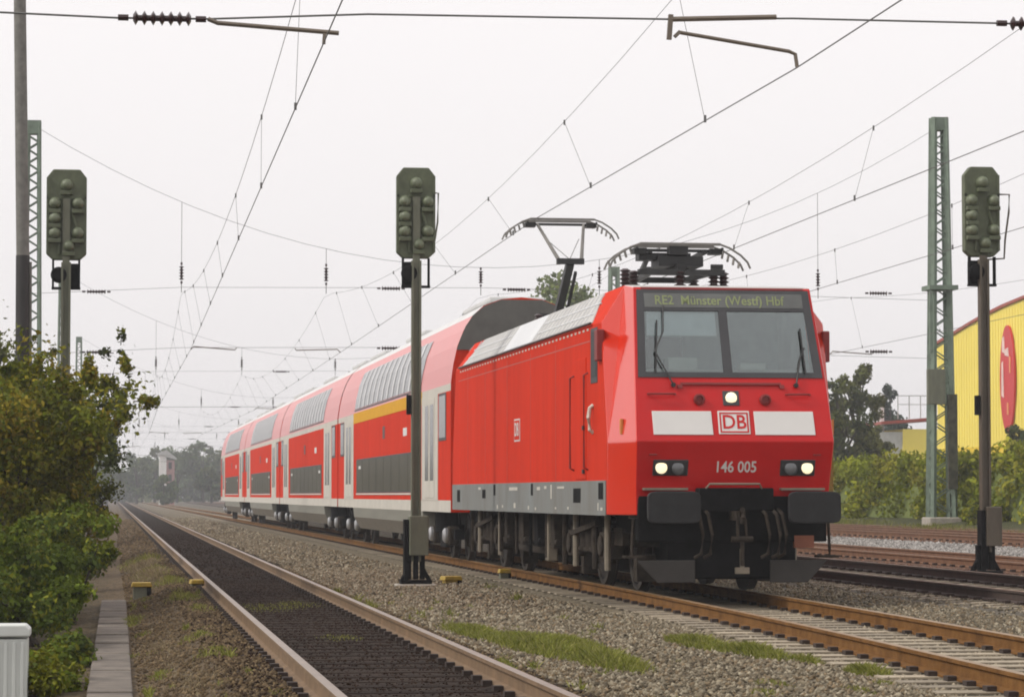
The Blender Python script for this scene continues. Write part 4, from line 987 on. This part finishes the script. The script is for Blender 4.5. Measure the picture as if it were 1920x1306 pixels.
shrub('tall_bush', (-2.6,60,0), blob(rg,26,.2,0,3.1,1.8,1.6,2.2,.4,.7), 10000, .06, [(.1,.11,.04),(.13,.135,.05),(.09,.1,.03)], 26, 'pale airy bush farther back with thin twigs against the sky', sprigs=60, airy=34, group='bushes on the left verge', shell=.9)
shrub('leafy_bush', (-1.0,33,0), blob(rg,26,-.1,0,.35,.75,2.6,.62,.22,.4), 16000, .036, GREEN, 28, 'low bright green bush spreading beside the concrete slabs', sprigs=22, group='bushes on the left verge')
shrub('leafy_bush', (-2.3,34.5,0), blob(rg,24,0,0,.7,1.0,2.4,.9,.3,.5), 12000, .038, GREEN+DKGR[:1], 30, 'broad mid green bush behind the pale cabinet', sprigs=16, group='bushes on the left verge')
shrub('leafy_bush', (-.7,38.5,0), blob(rg,22,0,0,.6,.65,2.2,.75,.2,.4), 12000, .038, GREEN+OLIVE[:2], 32, 'green bush in front of the dark bush, above the yellow topped box', sprigs=18, group='bushes on the left verge')
shrub('weed_clump', (-.62,25.6,-.3), blob(rg,12,0,0,.02,.3,.7,.2,.1,.18), 2600, .032, GREEN[2:4]+OLIVE[1:3], 34, 'small bright weed clump beside the cabinet and the slabs', cat='weed', sprigs=14, r0=.008, group='weeds')
shrub('weed_clump', (-.5,29.2,-.35), blob(rg,10,0,0,.05,.28,.7,.24,.1,.2), 2000, .035, GREEN, 36, 'green weed clump hanging over the middle of the slabs', cat='weed', sprigs=10, r0=.008, group='weeds')
shrub('dark_bush', (-1.9,72,0), blob(rg,26,0,0,1.6,1.4,6,1.5,.5,.9), 6500, .08, DKGR+OLIVE[:1], 38, 'dark bush far along the left verge where the empty track narrows', sprigs=10, group='bushes on the left verge')
shrub('dark_bush', (-2.9,100,0), blob(rg,26,0,0,1.6,1.6,14,1.6,.7,1.2), 5200, .12, DKGR+OLIVE[:1], 40, 'distant dark bush closing the left verge', sprigs=6, group='bushes on the left verge')

# hedge
t = empty('hedge', (0,0,0)); tag(t, 'long green overgrown hedge along the right side of the tracks', 'hedge')
cl = []; y = 74
while y < 215:
    for zz, n_ in ((.7,2),(1.5,2),(2.25,2)):
        for _ in range(n_):
            s = rg.uniform(.45,.95); cl.append((28.9 + rg.uniform(-.45,.5) + .25*zz*.5, y + rg.uniform(-.9,.9), zz + rg.uniform(-.3,.25), s*.8, s*1.1, s*.8, s**2*(1 if y < 125 else .5)))
    y += 1.0 if y < 125 else 1.6
cloud_mesh('foliage', cl, 90000, .1, HEDG, 51, t, .45, vcl=.3)
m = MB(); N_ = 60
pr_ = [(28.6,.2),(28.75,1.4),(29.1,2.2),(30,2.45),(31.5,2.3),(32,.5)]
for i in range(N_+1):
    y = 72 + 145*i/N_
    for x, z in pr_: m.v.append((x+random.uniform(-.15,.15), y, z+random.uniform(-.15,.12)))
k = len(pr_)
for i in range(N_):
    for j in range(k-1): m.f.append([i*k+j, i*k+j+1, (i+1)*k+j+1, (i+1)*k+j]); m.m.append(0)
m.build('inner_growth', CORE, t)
for (x, y, h_, sd_) in ((27.9,79,.9,60),(28.3,96.5,1.0,61),(28.0,90,.8,62)):
    shrub('weed_clump', (x,y,.2), blob(rg,9,0,0,h_*.5,.5,.7,h_*.5,.25,.4), 1500, .07, HEDG+DKGR[:1], sd_, {60:'weed clump at the hedge foot beyond the brown signal cabinet',61:'weed clump at the hedge foot close to the tall lattice mast',62:'weed clump at the hedge foot between the lattice mast and the brown signal'}[sd_], 'weed', 'weeds', 6, .01)

# trees
def tree(name, x, y, z, H, crown, n, N, size, cols, seed, label, group, trunk_r=.22, conic=False):
    rg = np.random.default_rng(seed); t = empty(name, (x, y, z)); tag(t, label, 'tree', group)
    rx, rz = crown; cz = H - rz
    if conic:
        cl = []
        for k in range(n):
            u = k/n; rr = rx*(1-u)**.8 + .15; a = rg.uniform(0, 6.28)
            cl.append((math.cos(a)*rr*.6, math.sin(a)*rr*.6, H*.2 + H*.78*u, rr*.6+.2, rr*.6+.2, rr*.4+.25, rr+.2))
    else:
        cl = blob(rg, n, 0, 0, cz, rx, rx, rz, rx*.22, rx*.42)
    cloud_mesh('crown', cl, N, size, cols, seed+1, t, .5)
    m = MB(); m.tube([(0,0,-.4),(.05,0,H*.25),(0,.05,H*.5),(.05,0,H*.85)], [trunk_r, trunk_r*.8, trunk_r*.5, trunk_r*.12], 8)
    for c in cl[::max(1, len(cl)//9)]:
        b_ = Vector(c[:3]); a = Vector((0,0,max(H*.2, b_.z*.55))); m.tube([a, a.lerp(b_,.5)+Vector((0,0,.1*H*.3)), b_], [trunk_r*.4, trunk_r*.25, trunk_r*.08], 5)
    m.build('trunk', BARK, t, smooth=60)
TG = 'trees beyond the hedge'
tree('leafy_tree', 39.5, 150, .8, 7.9, (1.45,3.3), 34, 5500, .13, [(.1,.115,.03),(.14,.15,.045),(.12,.13,.04)], 70, 'olive green tree just right of the locomotive cab', TG)
tree('leafy_tree', 37.6, 146, .8, 6.4, (1.9,2.6), 28, 4000, .13, DKGR, 72, 'darker rounded tree half hidden behind the locomotive cab', TG)
tree('leafy_tree', 42.3, 158, .8, 4.6, (1.1,1.7), 22, 3000, .12, [(.09,.1,.04),(.075,.09,.03)], 73, 'smaller grey green tree beside the white chimney', TG)
tree('conifer_tree', 63.2, 230, 1, 9.6, (2.3,4), 30, 5000, .2, [(.03,.05,.03),(.04,.06,.035)], 74, 'dark pointed conifer behind the low yellow building', TG, conic=True)
tree('conifer_tree', 60.0, 236, 1, 8.2, (2.6,4), 26, 3500, .2, [(.035,.055,.035),(.045,.065,.04)], 75, 'shorter dark conifer left of the pointed one', TG, conic=True)
tree('poplar_tree', 30.4, 190, .6, 15.0, (3.9,5.2), 70, 13000, .2, [(.12,.155,.045),(.16,.19,.055),(.1,.135,.04)], 76, 'tall light green tree showing above the locomotive roof', TG, .3)
tree('leafy_tree', 47.2, 146.2, .9, 4.2, (.95,1.3), 14, 1800, .1, [(.05,.075,.03),(.07,.09,.03)], 78, 'small tree growing against the yellow wall below the red oval', TG, .1)
# far wood closing the line
FC = [(0.072, 0.108, 0.036), (0.096, 0.126, 0.042), (0.06, 0.09, 0.036), (0.114, 0.132, 0.048)]
k = 0
for (x, y, H, r_) in ((-2,470,8.5,3),(3,480,8.6,3.2),(6.2,500,10.2,3.4),(10.2,505,11.3,4),(14.6,500,11.8,4.4),(19.5,505,11.0,4.2),(24.5,490,10.6,4),(6.3,404,4.4,1.9),(13.8,430,5.6,2.3),(17.2,425,5.0,2.2)):
    tree('distant_tree', x, y, -.4, H, (r_, H*.42), 22, 2200, .34, FC[k%3:k%3+2], 90+2*k, ['hazy round tree left of the pale distant house','hazy tree directly behind the pale distant house','tall hazy tree right of the pale distant house','tallest hazy tree in the far wood','broad hazy tree next to the tail coach','hazy tree hidden behind the tail coach','hazy tree in line with the second coach roof','low hazy tree in front of the pale distant house','low pale bush-like tree at the end of the tracks','low hazy tree beside the tail coach'][k], 'distant trees at the end of the tracks', .25); k += 1
cl = []
for j in range(130):
    x = -120 + j*3.4 + rg.uniform(-2,2); s = rg.uniform(3,5.2); cl.append((x, 575+rg.uniform(-12,12)-(0 if x<60 else 90*min(1,(x-60)/100)), s*.9+rg.uniform(-1,3.5), s, s, s*1.0, s*s))
    if -30 < x < 50 : cl.append((x, 560, 2.2, 4, 3, 3, 14))
tag(cloud_mesh('far_wood', cl, 42000, .75, FC, 120), 'hazy far-off wood along the horizon', 'wood', kind='stuff')

# grass and weeds on the ballast
def grass(name, patches, seed, cols):
    rg = np.random.default_rng(seed); P = []; Hh = []
    for x, y, rx, ry, nb, h in patches:
        a = rg.uniform(0,6.28,nb); q = rg.uniform(0,1,nb)**.6
        P.append(np.stack([x+np.cos(a)*q*rx + rg.normal(0,rx*.12,nb), y+np.sin(a)*q*ry + rg.normal(0,ry*.08,nb), np.zeros(nb)], 1)); Hh.append(h*rg.uniform(.35,1.15,nb)*(1-q*.55))
    P = np.concatenate(P); Hh = np.concatenate(Hh); N = len(P)
    P[:,2] = np.interp(P[:,0], [q[0] for q in PROF], [q[1] for q in PROF]) - .005
    P[:,0] -= .0028*P[:,1]
    lean = rg.normal(0,.45,(N,2))*Hh[:,None]; a = rg.uniform(0,3.14,N); wv = np.stack([np.cos(a),np.sin(a),np.zeros(N)],1)*(.006+.05*Hh)[:,None]
    tip = P + np.concatenate([lean, Hh[:,None]],1)
    mid = (P+tip)/2 + np.stack([np.zeros(N),np.zeros(N),Hh*.12],1)
    V = np.stack([P-wv*.6, P+wv*.6, mid+wv*.5, tip],1).reshape(-1,3)
    C = np.array(cols)[rg.integers(0,len(cols),N)]*rg.uniform(.7,1.3,(N,1))
    return np_mesh(name, V, np.arange(4*N).reshape(-1,4), C, LEAF)
GC = [(.15,.165,.03),(.2,.205,.04),(.13,.145,.025),(.24,.23,.07)]
tag(grass('grass', [(3.95,31.0,.28,1.9,4200,.13),(4.25,28.5,.36,2.4,7500,.16),(4.5,26.0,.28,1.8,5000,.14),(4.7,29.0,.22,2.0,2600,.11),
    (5.85,28.2,.17,1.4,3400,.14),(6.05,26.6,.17,1.2,3000,.14),(6.2,25.2,.1,.5,900,.1),(6.3,23.4,.14,.55,1500,.12),(6.42,24.2,.06,.3,300,.07),(5.3,22.6,.12,.5,380,.06),(5.0,21.6,.12,.4,340,.06),(5.75,21.6,.1,.4,280,.06),(6.1,22.2,.1,.3,240,.06),(4.6,20.6,.1,.4,200,.05),
    (2.35,29.5,.25,.7,160,.05),(2.0,37.5,.5,1.5,330,.06),(2.5,38.5,.35,1.4,220,.06),(1.05,41,.25,1.6,700,.10),(1.15,37,.2,1.4,300,.08),(.9,30,.2,.6,350,.08),(1.0,27,.2,.6,260,.07),(.3,38,.15,1.5,350,.1),(.3,22.0,.12,.8,420,.1),(.45,26,.1,.6,200,.07),(1.0,49,.3,2.5,700,.12),(.8,56,.35,4,800,.14),(.7,66,.5,6,900,.16),
    ] + [(random.choice([random.uniform(3.3,6.4), random.uniform(3.2,4.4), random.uniform(.2,1.3)]), random.uniform(19,46), random.uniform(.03,.12), random.uniform(.1,.5), random.randint(12,70), random.uniform(.04,.15)) for _ in range(90)] + [
    (26.6,80,.7,4,900,.2),(26.8,92,.7,6,1200,.22),(27.2,104,.7,6,1000,.22)], 131, GC), 'yellowish green grass growing in patches through the ballast', 'grass', kind='stuff')
tag(grass('dry_grass', [(.75,55,.3,3,1500,.16),(.7,62,.35,4,1500,.18),(.9,50,.3,2,700,.10),(.55,30,.3,5,1200,.05),(.7,24,.3,3,900,.05),(3.5,40,.2,6,700,.05)], 132, [(.24,.19,.11),(.2,.155,.09),(.28,.23,.14)]), 'dry straw coloured grass on the left verge', 'grass', kind='stuff')

# ---------------------------------------------------------------- buildings
t = empty('yellow_hall', (48, 0, .9)); tag(t, 'large bright yellow hall with a red edged curved roof and a red oval sign', 'building')
pts = [(163.9,9.3),(160.7,9.65),(157,10.1),(154,10.42),(151,10.68),(147.4,10.9),(142,11.0),(136,10.8),(128,10.1),(120,9.0)]
m = MB(); m.prism([(163.9,0)] + pts + [(120,0)], 0, 0, 22); m.build('wall', YWALL, t)
m = MB()
for y in np.arange(120.4, 163.6, .5): m.box(-.03, -.004, y, y+.06, .1, float(np.interp(-y, [-p_[0] for p_ in pts], [p_[1] for p_ in pts]))-.15)
m.build('cladding_rib', YWALL, t)
m = MB(); m.box(-.035,-.006,120,163.8,0,3.1); m.build('lower_wall_no_glare', YWALL2, t)  # lower strip stays deeper, no glare painted into its colour
m = MB()
for (a, za), (b_, zb_) in zip(pts[:-1], pts[1:]): m.add([(-.12,a,za-.02),(-.12,b_,zb_-.02),(-.12,b_,zb_+.14),(-.12,a,za+.14),(22.1,a,za-.02),(22.1,b_,zb_-.02),(22.1,b_,zb_+.14),(22.1,a,za+.14)], [(0,1,2,3),(7,6,5,4),(0,4,5,1),(3,2,6,7),(0,3,7,4),(1,5,6,2)])
m.build('roof_edge', RTRIM, t)
m = MB(); m.prism([(149.98+1.28*math.cos(a*math.pi/20), 6.7+2.92*math.sin(a*math.pi/20)) for a in range(40)], 0, -.16, -.05); sg = m.build('oval_sign', LOGOR, t)
m = MB()   # sign strokes
for y0, y1, z0, z1 in ((150.3,150.75,8.1,8.95),(150.5,150.9,5.7,7.6),(149.6,150.3,7.9,8.3)):
    m.prism([(y0,z0),(y1,z0+.1),(y1-.05,z1),(y0+.1,z1+.1)], 0, -.19, -.155)
m.build('sign_lettering', LOGOW, sg)
m = MB()
for y0, y1, z0, z1 in ((149.3,149.5,7.0,7.9),(149.7,149.95,4.75,5.4)): m.prism([(y0,z0),(y1,z0),(y1,z1),(y0,z1)], 0, -.19, -.155)
m.build('sign_mark', LOGOO, sg)
t = empty('low_yellow_building', (53, 190, .9)); tag(t, 'low yellow building with a sloping red roof edge and grey wall beyond the hedge', 'building')
m = MB(); m.box(.2,8,0,14,0,4.9); m.build('wall', YWALL, t)
m = MB(); m.prism([(-1.4,5.2),(9,6.0),(9,6.25),(-1.4,5.4)], 1, -.3, 14); m.build('roof', RTRIM, t)
m = MB(); m.prism([(-2.8,0),(.2,0),(.2,4.7),(-1.3,4.7),(-2.6,3.4)], 1, .1, 12); m.build('side_wall', GREYW, t)
m = MB()
for x in np.arange(0,5.5,.8): m.bar((x,.5,5.6),(x,.5,7.2),.06)
m.bar((0,.5,7.2),(5.4,.5,7.2),.06); m.bar((0,.5,6.6),(5.4,.5,6.6),.05); m.build('roof_railing', GREYW, t)
t = empty('chimney', (52.2, 192, .9)); tag(t, 'slim white chimney beside the low yellow building', 'chimney')
MB().cyl((0,0,0),(0,0,7.1),.25,.22,n=14).build('flue', WHITEW, t, smooth=40)
MB().lathe([(.3,0),(.3,.15),(.2,.3)], (0,0,7.1), 'z', 14).build('cap', GREYW, t)
t = empty('distant_house', (6.9, 425, -.4)); tag(t, 'pale hazy house with a pinkish side at the end of the tracks', 'house')
m = MB(); m.box(-.9,.1,0,6,0,7.6); m.build('wall', WHITEW, t)
m = MB(); m.box(.1,1.3,.2,6,0,6.8); m.build('side_wall', PINKR, t)
m = MB(); m.prism([(-1.1,7.6),(1.6,6.9),(1.6,7.1),(.1,8.3),(-1.1,7.9)], 1, -.2, 6.2); m.build('roof', GREYW, t)
m = MB()
for z in (2,4.2,6): m.box(.4,.9,.14,.199,z-.5,z+.5)
m.build('window', FRAMEB, t)
# ---------------------------------------------------------------- haze
hz_ = bpy.data.materials.new('haze_air'); hz_.use_nodes = True; n = hz_.node_tree
n.nodes.remove(n.nodes['Principled BSDF'])
pv = n.nodes.new('ShaderNodeVolumePrincipled'); pv.inputs['Color'].default_value = (.96,.97,1,1); pv.inputs['Density'].default_value = .0006; pv.inputs['Anisotropy'].default_value = .2
n.links.new(pv.outputs[0], n.nodes['Material Output'].inputs['Volume'])
m = MB(); m.box(-310, 410, -20, 910, -1.7, 21); hzo = m.build('haze', hz_); tag(hzo, kind='stuff'); hzo['label'] = 'thin pale haze over the whole railway'; hzo['category'] = 'haze'
